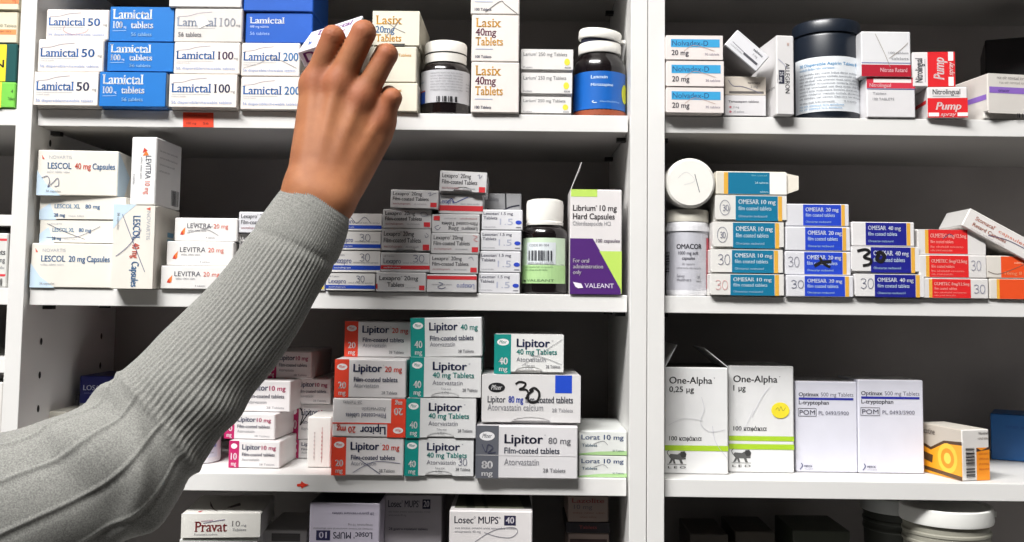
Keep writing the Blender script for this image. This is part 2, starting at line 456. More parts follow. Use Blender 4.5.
bx(s, 'tall ivory carton with maroon dose line, second up in its column', 472, 519.5, 15, .004, design=d_lasix('40mg', MAR), **kw)
bx(s, 'ivory carton cut by the upper frame edge above the maroon dose lines', 471.5, 520, -32, .004, design=d_lasix('40mg', MAR)+[K([(.3,.95),(.6,.72),(.7,.78),(.95,.98)], .0006, (70,70,76))], **kw)
s = stack(SH1)
for lb, x0, x1, yt in (('slim white carton with a yellow oval at shelf level beside the blue-labelled bottle', 521, 571.5, 96),
                       ('slim white carton with a yellow oval in the middle of its stack of three', 521, 572.5, 72),
                       ('slim white carton with a yellow oval on top of its stack of three', 521, 573.5, 48.5)):
    bx(s, lb, x0, x1, yt, .012, group='slim white cartons with a yellow oval', base=(236,234,232), gap=.0028, topgap=.001,
       design=[T('Larium® 250 mg Tablets', .05, .88, .33, .15, (70,70,78)), ('g', E(.88,.58,.055,.15,0)[1], (222,214,60)), T('8 tablets', .05, .22, .86, .08, GR), T('ROCHE', .84, .95, .86, .07, (60,60,90), 'b')])

# ------------------------------------------------------------------ second shelf, main bay
RED, TEALC = (200, 40, 48), (84, 160, 200)
WARM = (240, 236, 226)
PB = (196, 216, 232)
s = stack(SH2)
kw = dict(base=WARM, group='cream capsule cartons with a blue corner', d=.08)
def d_lescol(txt, n, ncol, top=.33, cs=.15):
    return [P([(0,.45),(.12,.75),(.3,1),(0,1)], PB), T('NOVARTIS', .14, .42, top-.14, .07, LG), P([(.05,top-.22),(.085,top-.13),(.06,top-.12)], (210,90,70)),
            T('LESCOL', .12, .42, top+.08, .13, (60,110,160), 'sb'), T(n, .46, .66, top+.08, .13, ncol, 'b'), T('Capsules', .68, .96, top+.08, .13, (60,110,160), 'b'), tiny(.12, .4, top+.17, 16, LG, .05), T('56 capsules', .12, .3, .93, .05, GR)]
def d_xl(): return [P([(0,.6),(.12,.3),(.2,1),(0,1)], PB), T('NOVARTIS', .13, .3, .2, .08, LG), T('LESCOL XL', .17, .47, .5, .17, (90,140,180), 'sb'), T('80 mg', .53, .7, .5, .17, (70,120,170), 'b'), T('28 mg', .17, .3, .86, .14, (60,110,160), 'B'), tiny(.34, .52, .86, 8, LG, .09)]
bx(s, 'large cream capsule carton at shelf level beside the thin post', 31.5, 114, 243.5, .006, design=d_lescol('', '20 mg', (60,110,160)), **kw)
bx(s, 'slim cream carton crossed out in pen, second up beside the thin post', 40, 114, 220.5, .014, design=d_xl()+[K([(.1,.15),(.35,.5),(.62,.82)], .0004, PEN), K([(.1,.75),(.5,.72),(.82,.25)], .0004, PEN)], gap=.0012, **kw)
bx(s, 'slim cream carton without pen marks, third up beside the thin post', 40, 126.5, 196.8, .014, design=d_xl(), gap=.0012, **kw)
bx(s, 'cream capsule carton with a penned thirty and red dose, topmost beside the thin post', 39.5, 118, 150.5, .010, design=d_lescol('', '40 mg', (214,80,60))+[K([(.06,.62),(.13,.58),(.16,.7),(.14,.82),(.2,.72),(.26,.62),(.27,.78),(.22,.8)], .0006, PEN)], extra={'r': [P([(0,0),(.55,.5),(.3,1),(0,1)], PB)]}, yaw=4, **dict(kw, d=.06))
s = stack(SH2)
o = bx(s, 'cream capsule carton standing on end, crossed out with a large blue pen cross', 114, 155.5, 204.5, -.006, base=WARM, group='cream capsule cartons with a blue corner', d=.07, yaw=1, rot=90,
   design=[P([(0,1),(0,.45),(.13,.75),(.3,1)], PB), T('NOVARTIS', .08, .42, .2, .09, LG), P([(.03,.12),(.07,.12),(.05,.22)], (210,90,70)), T('LESCOL', .13, .42, .52, .17, (60,110,160), 'sb'), T('40 mg', .46, .64, .52, .17, (214,80,60), 'b'), T('Capsules', .68, .98, .52, .17, (60,110,160), 'b'), T('56 capsules', .1, .3, .9, .06, GR), K([(.12,.78),(.45,.5),(.8,.2)], .0005, (40,50,110)), K([(.3,.32),(.5,.62),(.62,.9)], .0005, (40,50,110))],
   extra={'r': [Q(.5,.3,.75,.36,(120,170,200)), Q(.5,.38,.75,.44,(150,190,212))]}, topgap=.001)
bx(s, 'white carton standing upright with sideways lettering on top of the crossed-out carton', 132, 157.5, 137, -.002, base=(240,240,240), d=.06, yaw=-2, rot=90,
   design=[P([(.2,.42),(.27,.3),(.28,.55)], (226,120,50)), P([(.16,.5),(.2,.36),(.24,.56)], (200,60,40)), T('LEVITRA', .28, .62, .42, .22, (70,74,90)), T('10 mg', .66, .85, .42, .2, (216,90,60)), tiny(.3, .62, .62, 16, GR, .08), T('4 tablets', .55, .7, .9, .08, GR)],
   extra={'r': bars(.62,.72,.92,.96,14,(90,92,96))+[tiny(.1,.8,.2,30,GR,.03,2), tiny(.1,.8,.3,30,GR,.03,4), tiny(.1,.7,.4,30,GR,.03,5), tiny(.1,.5,.5,20,GR,.03,6)]})
s = stack(SH2)
for lb, x0, x1, yt, Y, mk in (('slim white carton with an orange flame mark at shelf level beside the sleeve', 161, 230, 266, .004, []),
                       ('slim white carton with an orange flame mark, middle of three beside the sleeve', 167, 234, 241.5, .010, []),
                       ('slim white carton with an orange flame mark crossed by pen, topmost beside the sleeve', 175, 238, 218, .014, [K([(.3,.2),(.45,.45),(.6,.35)], .0005, GR), K([(.2,.65),(.5,.5),(.7,.75)], .0004, GR)])):
    bx(s, lb, x0, x1, yt, Y, d=.065, base=(240,238,236), group='slim white cartons with a flame mark',
       design=[P([(.1,.62),(.17,.4),(.16,.72)], (226,120,50)), P([(.09,.72),(.12,.55),(.15,.74)], (200,60,40)), T('LEVITRA', .2, .58, .44, .2, (60,64,80)), T('20 mg', .62, .85, .44, .18, (216,90,60)), tiny(.22,.5,.58,16,GR,.08), T('4 tablets', .5, .65, .88, .07, GR)]+mk)

# white cartons with blue / red bands
NB = (22, 66, 176)
def d_lexb(col, c2=(40,50,84), mark=()): return [Q(0,.66,1,.86,col), T('28 Tablets', .06, .27, .22, .08, GR), T('Lexapro', .05, .41, .56, .25, c2, 's'), tiny(.45,.96,.56,22,GR,.08), T('escitalopram', .06, .4, .8, .08, (220,226,240), 'b')]+list(mark)
def d_lexr(mark=()): return [T('Lexapro® 20mg', .05, .66, .3, .19, (52,52,58), 'b'), T('Film-coated Tablets', .05, .8, .58, .19, (52,52,58), 'b'), T('escitalopram', .06, .42, .8, .1, (150,80,84)), tiny(.5,.76,.8,12,GR,.08), Q(.84,.66,.97,.9,RED)]+list(mark)
LEXW = (236, 234, 232)
s = stack(SH2)
lexb = [('slim white carton with a blue band and penned thirty, at shelf level', 326, 375.3, 273.3, .004, hand30(.62,.14,.16,.34)),
        ('slim white carton with a blue band and penned thirty, second up', 331.5, 380.7, 251, .008, hand30(.58,.12,.2,.34)),
        ('slim white carton with a blue band and penned thirty, third up', 334, 381, 231.5, .010, hand30(.55,.14,.22,.36)),
        ('slim blue-banded white carton with a long pen wave, topmost beside the cuff', 336, 382, 213.5, .014, [K([(.1,.5),(.3,.2),(.45,.55),(.62,.2),(.75,.5)], .0005, PEN)])]
for lb, x0, x1, yt, Y, mk in lexb:
    bx(s, lb, x0, x1, yt, Y, d=.07, base=LEXW, group='slim white cartons with a blue band', design=d_lexb(NB, (40,60,130), mk), faces={'l': NB, 'r': (225,225,228)}, gap=.0012)
s = stack(SH2)
bx(s, 'white carton with a yellow patch at shelf level, half hidden by the sleeve', 286, 325.3, 272.5, .006, d=.07, base=LEXW, group='slim white cartons with a yellow patch', design=[Q(.76,.66,.97,.9,(232,204,70)), T('Lexapro', .1, .6, .45, .2, DB)])
bx(s, 'white carton with yellow end, second up, mostly hidden by the sleeve', 290, 329.5, 254.5, .008, d=.07, base=LEXW, group='slim white cartons with a yellow patch', design=[Q(.74,.2,1,.9,(222,194,70)), T('Lexapro', .1, .6, .5, .2, DB)])
s = stack(SH2)
for lb, x0, x1, yt in (('white carton at shelf level, hidden behind the forearm', 238, 285, 273), ('white carton second up, hidden behind the forearm', 239, 286, 253), ('white carton third up, hidden behind the forearm', 239, 286, 234)):
    bx(s, lb, x0, x1, yt, .02, d=.07, base=LEXW, group='white cartons behind the forearm', design=d_lexr())
bx(s, 'white carton with black lettering peeping out above the sleeve edge', 239, 287, 212, .016, d=.07, base=(226,226,232), group='white cartons behind the forearm', design=d_lexr())
s = stack(SH2)
kr = dict(group='slim white cartons with red marks', d=.07, base=(212,211,212))
bx(s, 'slim grey-white carton with two centred text lines and a red square, at shelf level', 376.5, 426.3, 272.5, .004, design=[T('Lexapro® 20mg', .06, .84, .4, .22, (60,60,66), 'b'), T('Tablets', .22, .56, .74, .22, (60,60,66), 'b'), tiny(.58,.8,.8,10,GR,.06), Q(.86,.66,.97,.9,RED), Q(0,.6,.025,.85,RED)], **kr)
bx(s, 'slim white carton with a red band and penned thirty, second up', 381, 430, 252.7, .006, design=d_lexb(RED, (40,50,84), hand30(.66,.12,.22,.36)), **kr)
bx(s, 'slim white carton with red square and a dark slot beneath, third up', 381.5, 431, 229, .008, design=d_lexr([K([(.9,.16),(.95,.28),(.9,.36),(.88,.24)], .0004, PEN)]), gap=.0022, notch=True, **kr)
bx(s, 'slim white carton with red square, fourth up, just under the leaning one', 383, 431.8, 209.3, .010, design=d_lexr([K([(.76,.2),(.86,.14),(.92,.3),(.8,.34),(.78,.2)], .0004, PEN)]), **kr)
bx(s, 'slim white carton with red square, topmost of its stack and slightly tilted', 390, 438.5, 190, .006, tilt=math.radians(1.6), design=d_lexr([K([(.78,.18),(.84,.14),(.82,.3),(.9,.18),(.95,.16)], .0004, PEN)]), extra={'l': [Q(.6,.5,.9,.8,RED)]}, yaw=-7, **kr)
s = stack(SH2)
bx(s, 'slim white carton with a red band printed upside down, at shelf level', 427, 476.8, 274.5, .004, rot=180, design=[Q(0,.72,1,.92,RED), T('Lexapro', .04, .4, .46, .26, (50,70,140), 's'), tiny(.5,.9,.46,14,GR,.08), K([(.62,.3),(.7,.2),(.78,.3),(.68,.46),(.76,.56)], .0006, PEN)], **kr)
bx(s, 'slim white carton with red square, second up beside the grey numerals', 430, 478.3, 254.5, .006, design=d_lexr([K([(.8,.2),(.86,.12),(.9,.3)], .0004, PEN)]), gap=.001, **kr)
bx(s, 'slim white carton with red square and a red pen hook, third up', 431.3, 479.7, 233.3, .006, design=d_lexr([K([(.86,.1),(.95,.16),(.88,.3),(.96,.4)], .0004, (190,70,70))]), **kr)
bx(s, 'slim white carton lying upside down, fourth up with inverted lettering', 432.3, 480, 214.3, .008, rot=180, design=d_lexr([K([(.82,.3),(.88,.16),(.94,.3),(.86,.4)], .0005, PEN)]), **kr)
bx(s, 'slim white carton with red band and a blue pen scribble, under the topmost one', 438, 483, 195, .010, tilt=math.radians(.8), design=[Q(0,.56,1,.84,RED), T('Lexapro', .03, .36, .46, .24, (50,70,140), 's'), tiny(.5,.92,.5,14,GR,.08), K([(.2,.44),(.3,.2),(.36,.42),(.5,.28),(.66,.1)], .0007, (40,60,140))], **kr)
bx(s, 'slim white carton with red square, highest of all on the second shelf', 439.3, 486.5, 171.5, .004, tilt=math.radians(2.2), design=d_lexr([K([(.8,.16),(.84,.12),(.84,.28),(.9,.14)], .0004, PEN)]), gap=.0028, notch=True, **kr)
s = stack(SH2)
for lb, x0, x1, yt in (('small white carton with grey numerals and blue dot, at shelf level', 478.3, 520, 273), ('small white carton with grey numerals and blue dot, second up', 479.7, 521, 251.3),
                       ('small white carton with grey numerals and blue dot, third up', 481, 521.6, 230.6), ('small white carton with grey numerals and blue dot, fourth up', 482, 522.8, 209.7)):
    bx(s, lb, x0, x1, yt, .010, d=.06, base=(232,232,236), group='small white cartons with grey numerals',
       design=[T('Lexotan® 1.5 mg', .04, .76, .26, .14, (90,90,110), 'b'), T('Tablets', .04, .38, .48, .14, (90,90,110), 'b'), T('1.5', .44, .76, .74, .3, (176,180,200)), ('g', E(.9,.62,.075,.1,0)[1], (40,70,190)), tiny(.04,.34,.88,10,GR,.06), Q(.84,.84,.96,.88,GR)])
bx(s, 'dull grey carton with heavy black pen marks, topmost beside the ribbed white cap', 483.5, 521.5, 193.5, .05, d=.05, base=(150,150,152), design=[T('Tablets', .08, .4, .4, .2, (80,80,90)), K([(.58,0),(.6,1)], .0014, (20,20,26)), K([(.1,.8),(.4,.95),(.7,.7),(.95,.6)], .0014, (20,20,40))])  # grey base colour carries the shade this set-back carton stands in

s = stack(SH2)
PU, LIME = (74, 26, 110), (184, 216, 96)
hh = .098
bx(s, 'tall white and purple capsule carton with an open lime flap', 570.5, 622, 189.5, .006, d=.05, yaw=0, jitter=False, base=(232,228,228),
   design=[Q(.01,0,.52,.07,LIME), P([(0,.47),(.44,.47),(.98,.93),(.98,1),(0,1)], PU), P([(.57,.59),(1,.59),(1,1),(.98,.95)], LIME), T('Librium® 10 mg', .05, .9, .205, .055, (60,50,60), 'b'), T('Hard Capsules', .05, .86, .285, .055, (60,50,60), 'b'), T('Chlordiazepoxide HCl', .05, .78, .345, .038, GR),
           T('100 capsules', .5, .96, .505, .032, (120,100,130), 'b'), T('For oral', .06, .37, .7, .038, (236,230,240), 'b'), T('administration', .06, .64, .755, .038, (236,230,240), 'b'), T('only', .06, .22, .81, .038, (236,230,240), 'b'),
           T('VALEANT', .28, .85, .94, .042, (226,218,236), 's'), P([(.06,.885),(.22,.9),(.26,.94),(.16,.945),(.11,.93)], (236,230,240))],
   flaps=lambda w, h, d: [((-w/2,-d/2,h),(-w/2,d/2,h),(-w/2+.011,d/2-.004,h+.024),(-w/2+.010,-d/2+.002,h+.026))])
# ------------------------------------------------------------------ third shelf, main bay
def Yat(px, py, z): return G(px, py, z).y
ORED, TEAL, MAG, SLATE = (228, 66, 40), (0, 136, 128), (176, 24, 92), (92, 94, 102)
def logo(cx, cy, ru, rv, fill, txt): return [E(cx, cy, ru, rv, fill), T('Pfizer', cx-ru*.62, cx+ru*.62, cy+rv*.38, rv*.9, txt, 'bi')]
def d_lip(col, n, ncol, two=None, mark=(), strip=.2, h1=.2):
    o = [Q(0, 0, strip, 1, col)] + logo(strip*.52, .2, strip*.36, .085, (236,232,232), col) + [T(n, strip*.26, strip*.82, .76, .17, (240,236,236), 'B'), T('mg', strip*.3, strip*.8, .93, .12, (240,236,236), 'B')]
    if two: o += [T('Lipitor', .32, .8, .31, h1, DB, 'B'), T('®', .82, .85, .22, .08, DB), T(two, .32, .9, .5, .13, ncol, 'b'), T('Atorvastatin', .32, .74, .68, .11, (120,120,130)), T('28 Tablets', .74, .95, .84, .075, GR, 'b'), T('Take one', .44, .58, .8, .05, GR), T('a day', .45, .55, .88, .05, GR)]
    else: o += [T('Lipitor', .26, .66, .32, h1, DB, 'B'), T('®', .67, .69, .2, .06, DB), T(n+' mg', .7, .94, .32, .14, ncol, 'b'), T('Film-coated tablets', .27, .88, .58, .12, DB, 'b'), T('Atorvastatin', .27, .62, .73, .11, (130,130,140)), T('28 Tablets', .66, .88, .9, .075, GR, 'b')]
    return o+list(mark)
s = stack(SH3)
k20 = dict(group='white and orange-red tablet cartons', d=.085, base=(236,232,232))
fo = {'l': ORED}
bx(s, 'orange-red banded carton with a pen cross at the bottom of its stack, third shelf', 332, 404, 437.5, .003, faces=fo, design=d_lip(ORED, '20', ORED, mark=[K([(.35,.52),(.5,.72),(.68,.95)], .0006, PEN), K([(.3,.92),(.5,.7),(.66,.62),(.95,.66)], .0005, PEN)]), **k20)
bx(s, 'orange-red banded carton lying upside down, second up in its stack', 333, 406, 398.5, .002, rot=180, faces={'r': ORED}, design=[Q(0,0,.2,1,(236,232,232)), Q(0,0,.25,.36,ORED), Q(0,.36,.2,1,ORED)]+logo(.1,.18,.07,.08,(236,232,232),ORED)+[Q(0,.34,1,.37,ORED), T('Lipitor', .27, .62, .27, .2, DB, 'B'), T('20 mg', .68, .94, .27, .16, ORED, 'b'), T('20', .04, .16, .76, .18, (240,236,236), 'B'), T('mg', .05, .15, .93, .12, (240,236,236), 'B'), T('Film-coated tablets', .27, .82, .62, .12, DB), T('Atorvastatin', .27, .6, .78, .11, GR), T('28 Tablets', .6, .86, .94, .08, GR)], **k20)
bx(s, 'orange-red banded carton the right way up, third in its stack', 335, 406.5, 359.5, .003, faces=fo, design=d_lip(ORED, '20', ORED), **k20)
bx(s, 'orange-red banded carton set back in shade, topmost of its stack', 345, 412.5, 321.5, .035, faces=fo, design=d_lip(ORED, '20', ORED), **k20)
s = stack(SH3)
k40 = dict(group='white and teal tablet cartons', d=.085, base=(234,234,234), faces={'l': TEAL}, notch=True)
tw = '40 mg Tablets'
bx(s, 'teal banded carton with a small penned thirty, bottom of the teal stack', 405, 474, 438.5, .004, gap=.0008, design=d_lip(TEAL, '40', TEAL, tw, hand30(.78,.52,.12,.18)), **k40)
bx(s, 'teal banded carton without pen marks, second up in the teal stack', 406.5, 476.3, 398.5, .002, gap=.0008, design=d_lip(TEAL, '40', TEAL, tw), **k40)
bx(s, 'teal banded carton with a tiny logo stripe, third up in the teal stack', 410, 481.5, 357.5, .004, gap=.0008, design=d_lip(TEAL, '40', TEAL, tw), **k40)
k40['notch'] = False
bx(s, 'teal banded carton tipped slightly, topmost of the tall teal stack', 411.5, 483, 317.5, .006, tilt=math.radians(-1.6), design=d_lip(TEAL, '40', TEAL), **k40)
s = stack(SH3)
bx(s, 'large white carton with a slate grey end band, bottom of the heavy stack', 476, 578, 426, -.002, d=.1, base=(226,224,226), faces={'l': SLATE},
   design=[Q(0,0,.225,1,SLATE)]+logo(.11,.2,.075,.085,(228,226,228),SLATE)+[T('Lipitor', .28, .66, .33, .17, (34,36,60), 'B'), T('®', .67, .685, .22, .06, DB), T('80 mg', .71, .93, .33, .115, GR, 'b'), T('Film-coated tablets', .28, .82, .52, .11, (60,66,84), 'b'), L([(0,.56),(1,.56)], .0004, (206,204,206)), T('Atorvastatin', .28, .62, .74, .12, GR), T('28 Tablets', .66, .88, .87, .07, GR, 'b'), T('80', .06, .17, .81, .14, (228,226,228), 'B'), T('mg', .06, .17, .95, .1, (228,226,228), 'B'), K([(.06,.35),(.1,.5),(.12,.36),(.17,.42),(.12,.52),(.2,.5)], .0008, (60,62,84))])
MK = (22, 20, 22)
bx(s, 'large white carton with a thick marker thirty and royal blue square', 482, 581, 375, .004, d=.09, base=(226,224,224), gap=.003, notch=True,
   design=[Q(.74,.0,.91,.36,(26,70,190))]+[E(.15,.26,.085,.1,(24,24,28)), T('Pfizer', .095, .205, .3, .09, (226,224,224), 'bi'), T('Lipitor', .06, .24, .56, .13, (50,54,70), 'b'), T('80 mg', .27, .42, .56, .13, (26,70,190), 'B'), T('film-coated tablets', .44, .92, .56, .13, (50,54,70), 'b'), T('Atorvastatin calcium', .06, .62, .72, .13, GR), T('28 Tablets', .71, .92, .74, .07, GR),
     K([(.34,.19),(.38,.14),(.44,.17),(.42,.25),(.38,.29),(.45,.3),(.47,.4),(.44,.48)], .0018, MK), K([(.52,.3),(.46,.42),(.49,.54),(.56,.52),(.58,.36),(.53,.26),(.48,.32)], .0022, MK)])
bx(s, 'small teal banded carton alone on top of the marker-penned carton', 494.5, 564, 334.5, .008, d=.085, group='white and teal tablet cartons', base=(236,236,234), faces={'l': TEAL}, gap=.003, notch=True,
   design=d_lip(TEAL, '40', TEAL, tw, [K([(.4,.78),(.6,.55),(.97,.12)], .0004, GR), K([(.5,.5),(.75,.6),(.97,.75)], .0004, GR)], strip=.24))
s = stack(SH3)
GRN = (164, 200, 140)
for lb, yt in (('small white carton with a green lower edge at shelf level beside the centre posts', 455.5), ('small white carton with a green lower edge, upper of two beside the centre posts', 431)):
    bx(s, lb, 579, 627, yt, .012, d=.1, group='small white and green cartons', base=(228,230,226),
       design=[P([(0,.95),(.4,.86),(1,.82),(1,1),(0,1)], GRN), T('Lorat 10 mg', .05, .93, .36, .2, (50,74,120), 'b'), T('Tablets', .06, .38, .66, .12, (70,100,120), 'b'), T('30 Tablets', .7, .94, .86, .08, (60,100,90)), K([(.3,.55),(.5,.42),(.6,.58)], .0004, GR)])

# magenta banded cartons behind
def d_mag(mk=()): return [Q(0,0,.2,1,MAG), E(.1,.2,.06,.1,(236,226,230)), T('10', .04, .16, .7, .24, (238,228,232), 'B'), T('mg', .05, .15, .92, .15, (238,228,232), 'B'), T('Lipitor', .26, .62, .32, .19, DB, 'b'), T('10 mg', .64, .92, .32, .15, MAG, 'b'), T('Film-coated tablets', .26, .9, .56, .12, (84,84,100), 'b'), T('Atorvastatin', .26, .6, .74, .1, GR), T('28 Tablets', .6, .9, .9, .07, GR)]+list(mk)
km = dict(group='white and magenta tablet cartons', d=.09, base=(230,226,226), faces={'l': MAG})
s = stack(SH3); Y10 = Yat(255, 468.5, SH3)
bx(s, 'magenta banded carton at shelf level beside the sleeve', 229, 280.5, 441, Y10, yaw=-2, design=d_mag(), **km)
bx(s, 'magenta banded carton second up beside the sleeve', 224, 276, 413.5, Y10+.008, yaw=-6, design=d_mag(), **km)
bx(s, 'magenta banded carton third up beside the sleeve', 232, 291, 380.5, Y10+.02, yaw=-4, design=d_mag(), **km)
s = stack(SH3)
bx(s, 'shaded magenta banded carton at shelf level, hidden behind the perforated one', 290, 335, 440, .095, design=d_mag(), **km)
bx(s, 'shaded magenta banded carton with a black pen tick, second up in the back stack', 290, 335, 404, .095, design=d_mag([K([(.22,.1),(.3,.3),(.24,.6),(.34,.4),(.46,.2)], .001, (26,24,30))]), **km)
bx(s, 'shaded magenta banded carton, third up in the back stack', 288, 331, 378.5, .09, design=d_mag(), **km)
bx(s, 'shaded magenta banded carton, topmost of the back stack', 268, 312, 351.5, .08, yaw=-2, design=d_mag(), **km)
s = stack(SH3)
bx(s, 'small white carton standing on end with two dotted lines, beside the orange-red stack', 308, 331.5, 417, Yat(320, 468, SH3), d=.05, base=(236,234,230), design=[L([(.3,.3),(.3,.85)], .0005, (200,170,170)), L([(.62,.2),(.62,.9)], .0005, (200,150,150))]+[Q(.27,.3+k*.08,.33,.33+k*.08,(190,180,180)) for k in range(7)]+[Q(.59,.3+k*.08,.65,.33+k*.08,(200,150,150)) for k in range(7)])
# things half hidden by the elbow
s = stack(SH3)
bx(s, 'white carton hidden under the navy carton behind the elbow', 79, 128, 404, .10, d=.07, base=(190,190,192), design=[T('Tablets', .1, .5, .5, .2, GR)])
bx(s, 'navy blue carton with white lettering behind the elbow, third shelf', 80, 127, 376, .10, d=.07, base=(24,30,110), design=[T('LOSARTAN', .08, .82, .52, .18, (210,214,236), 'b'), tiny(.1,.8,.66,22,(130,136,190),.07)])
s = stack(SH3); bx(s, 'pale carton edge showing above the sleeve near the thin post', 44, 66, 411.5, .06, d=.06, base=(206,202,190), design=[tiny(.1,.8,.1,10,GR,.02)])
s = stack(SH3); bx(s, 'slim grey carton standing beside the navy carton', 75, 79.5, 394.5, .115, d=.05, base=(120,118,124), design=[Q(.2,.1,.8,.2,(150,148,152))])

# ------------------------------------------------------------------ bottom shelf, main bay
s = stack(SH4)
bx(s, 'plain white carton under the red-lettered carton on the bottom shelf', 181, 257, 538.5, .012, d=.085, yaw=6, base=(222,222,218), design=[Q(.06,.03,.94,.045,(90,88,86)), tiny(.2,.6,.25,12,GR,.03)])
bx(s, 'white carton with dark red serif lettering on the bottom shelf', 182.5, 260, 513.5, .010, d=.085, yaw=6, base=(238,236,230), gap=.0012,
   design=[T('Pravat', .17, .58, .72, .4, (138,44,48), 'sb'), T('10', .64, .74, .52, .22, (120,116,116)), T('mg', .76, .82, .52, .09, GR), T('Tablets', .64, .82, .7, .1, GR), T('Pravastatin sodium', .17, .46, .86, .07, GR), L([(.28,.38),(.42,.3),(.55,.24)], .0006, (130,120,150)), L([(.25,.3),(.4,.26)], .0005, (180,140,160))],
   extra={'t': [P([(.2,.35),(.24,.5),(.38,.85),(.44,.9),(.27,.62)], (60,44,48)), P([(.5,.7),(.62,.45),(.66,.6),(.56,.72)], (70,64,66)), P([(.18,.9),(.24,.86),(.22,.95)], (190,60,70))]})
s = stack(SH4)
bx(s, 'plain white carton low on the bottom shelf beside the red-lettered one', 263, 307, 530, .05, d=.08, base=(214,212,208), design=[Q(.2,.03,.85,.1,(100,98,96)), T('Tablets', .2, .6, .5, .06, GR)])
LIL = (206, 200, 216)
s = stack(SH4)
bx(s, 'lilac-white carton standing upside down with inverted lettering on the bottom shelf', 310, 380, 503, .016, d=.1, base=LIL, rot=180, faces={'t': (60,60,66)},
   design=[T('Losec® MUPS', .1, .66, .81, .042, (40,40,64), 'b'), Q(.7,.755,.9,.82,(34,32,70)), T('10', .75, .86, .81, .04, LIL, 'b'), tiny(.1,.94,.838,34,GR,.012), T('omeprazole 10 mg', .1, .45, .865, .014, GR), T('28 gastro-resistant tablets', .08, .68, .94, .016, (70,64,90))])
s = stack(SH4)
def d_losec(n): return [T('Losec® MUPS®', .06, .62, .082, .045, (44,42,60), 'b'), Q(.66,.028,.8,.092,(34,32,62)), T(n, .68, .78, .078, .04, (226,222,228), 'b'), tiny(.07,.8,.118,36,GR,.014), T('omeprazole 40 mg', .07,.38,.142,.014,GR)]
bx(s, 'grey-shaded white carton set back between the two larger ones on the bottom shelf', 385, 442, 495, .05, d=.06, base=(196,190,196), design=d_losec('20')+[T('28 gastro-resistant tablets', .08, .76, .235, .016, (60,56,76), 'b')])
s = stack(SH4)
bx(s, 'white carton with a dark square and a long pen loop on the bottom shelf', 449.5, 532.5, 511, .000, d=.11, base=(232,228,228), design=d_losec('40')+[K([(.28,.215),(.45,.15),(.6,.115),(.78,.105),(.82,.135),(.74,.17),(.58,.165),(.42,.14)], .0005, (120,120,130))],
   extra={'t': [Q(.05,.1,.95,.9,(96,98,84)), P([(.1,.1),(.2,.1),(.3,.9),(.2,.9)], (50,52,44)), P([(.3,.1),(.34,.1),(.46,.9),(.42,.9)], (50,52,44)), P([(.78,.1),(.95,.1),(1,.9),(.9,.9)], (36,36,36))]})
s = stack(SH4)
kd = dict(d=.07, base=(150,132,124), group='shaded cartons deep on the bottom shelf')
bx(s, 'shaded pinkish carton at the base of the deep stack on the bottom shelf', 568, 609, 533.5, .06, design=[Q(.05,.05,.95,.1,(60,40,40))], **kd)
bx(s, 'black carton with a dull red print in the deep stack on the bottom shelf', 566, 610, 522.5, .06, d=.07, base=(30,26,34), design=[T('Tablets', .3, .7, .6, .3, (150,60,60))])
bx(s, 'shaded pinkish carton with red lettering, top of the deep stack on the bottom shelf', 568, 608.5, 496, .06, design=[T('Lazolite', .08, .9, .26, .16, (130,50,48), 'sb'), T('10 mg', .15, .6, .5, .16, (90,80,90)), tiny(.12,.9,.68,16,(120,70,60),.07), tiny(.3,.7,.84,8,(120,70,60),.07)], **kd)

# ------------------------------------------------------------------ far bay behind the thin post
def zs(py): return U(5, py, .008).z
s = stack(SH1)
bx(s, 'lime green and yellow carton at shelf level in the far bay', -44, 15.8, 82, .006, d=.08, base=(128,214,84), group='cartons in the far bay', design=[Q(0,0,.77,1,(226,214,60)), T('Tablets', .88, .99, .7, .12, (60,90,50)), T('4', .93, .96, .42, .14, (60,90,50))], faces={'r': (110,190,80)})
bx(s, 'dark green and yellow carton, second up in the far bay', -44, 17.5, 43.5, .008, d=.08, base=(20,84,84), group='cartons in the far bay', design=[Q(0,.02,.83,.98,(240,216,40)), T('LASIN', .2, .8, .62, .2, (40,40,30), 'b')], faces={'r': (14,62,62)})
bx(s, 'cream carton with an orange stripe, third up in the far bay', -44, 18.5, 11, .008, d=.08, base=(236,226,200), group='cartons in the far bay', design=[Q(0,.57,.98,.73,(230,146,88)), T('30 Tablets', .7, .98, .5, .09, (120,116,100)), tiny(.7,.9,.66,8,(120,60,40),.07)])
bx(s, 'cream carton with an orange band, cut by the upper frame edge in the far bay', -44, 20.5, -30, .006, d=.08, base=(236,226,200), group='cartons in the far bay', design=[Q(0,.6,1,.84,(226,136,84)), T('mg', .9, .96, .8, .1, (150,70,40))])
s = stack(SH2)
bx(s, 'white carton framed by red lines with a barcode, second shelf of the far bay', -44, 8.5, 233, .010, d=.08, base=(226,226,222), group='cartons in the far bay', design=[Q(0,.1,.98,.14,(214,60,70)), Q(0,.76,.98,.8,(214,60,70)), T('Tablets', .6, .96, .4, .1, (60,60,70), 'b'), T('20 mg', .7, .96, .54, .09, (60,60,70)), tiny(.5,.95,.66,10,GR,.05)]+bars(.5,.84,.94,.98,8,(60,60,60)))
s = stack(Z4-.02+.016)
s['z'] = Z4-.004
bx(s, 'plain white carton under the lowest visible shelf of the far bay', -44, 3, 382, .012, d=.08, base=(234,232,228), group='cartons in the far bay', design=[tiny(.3,.9,.3,10,GR,.05)])
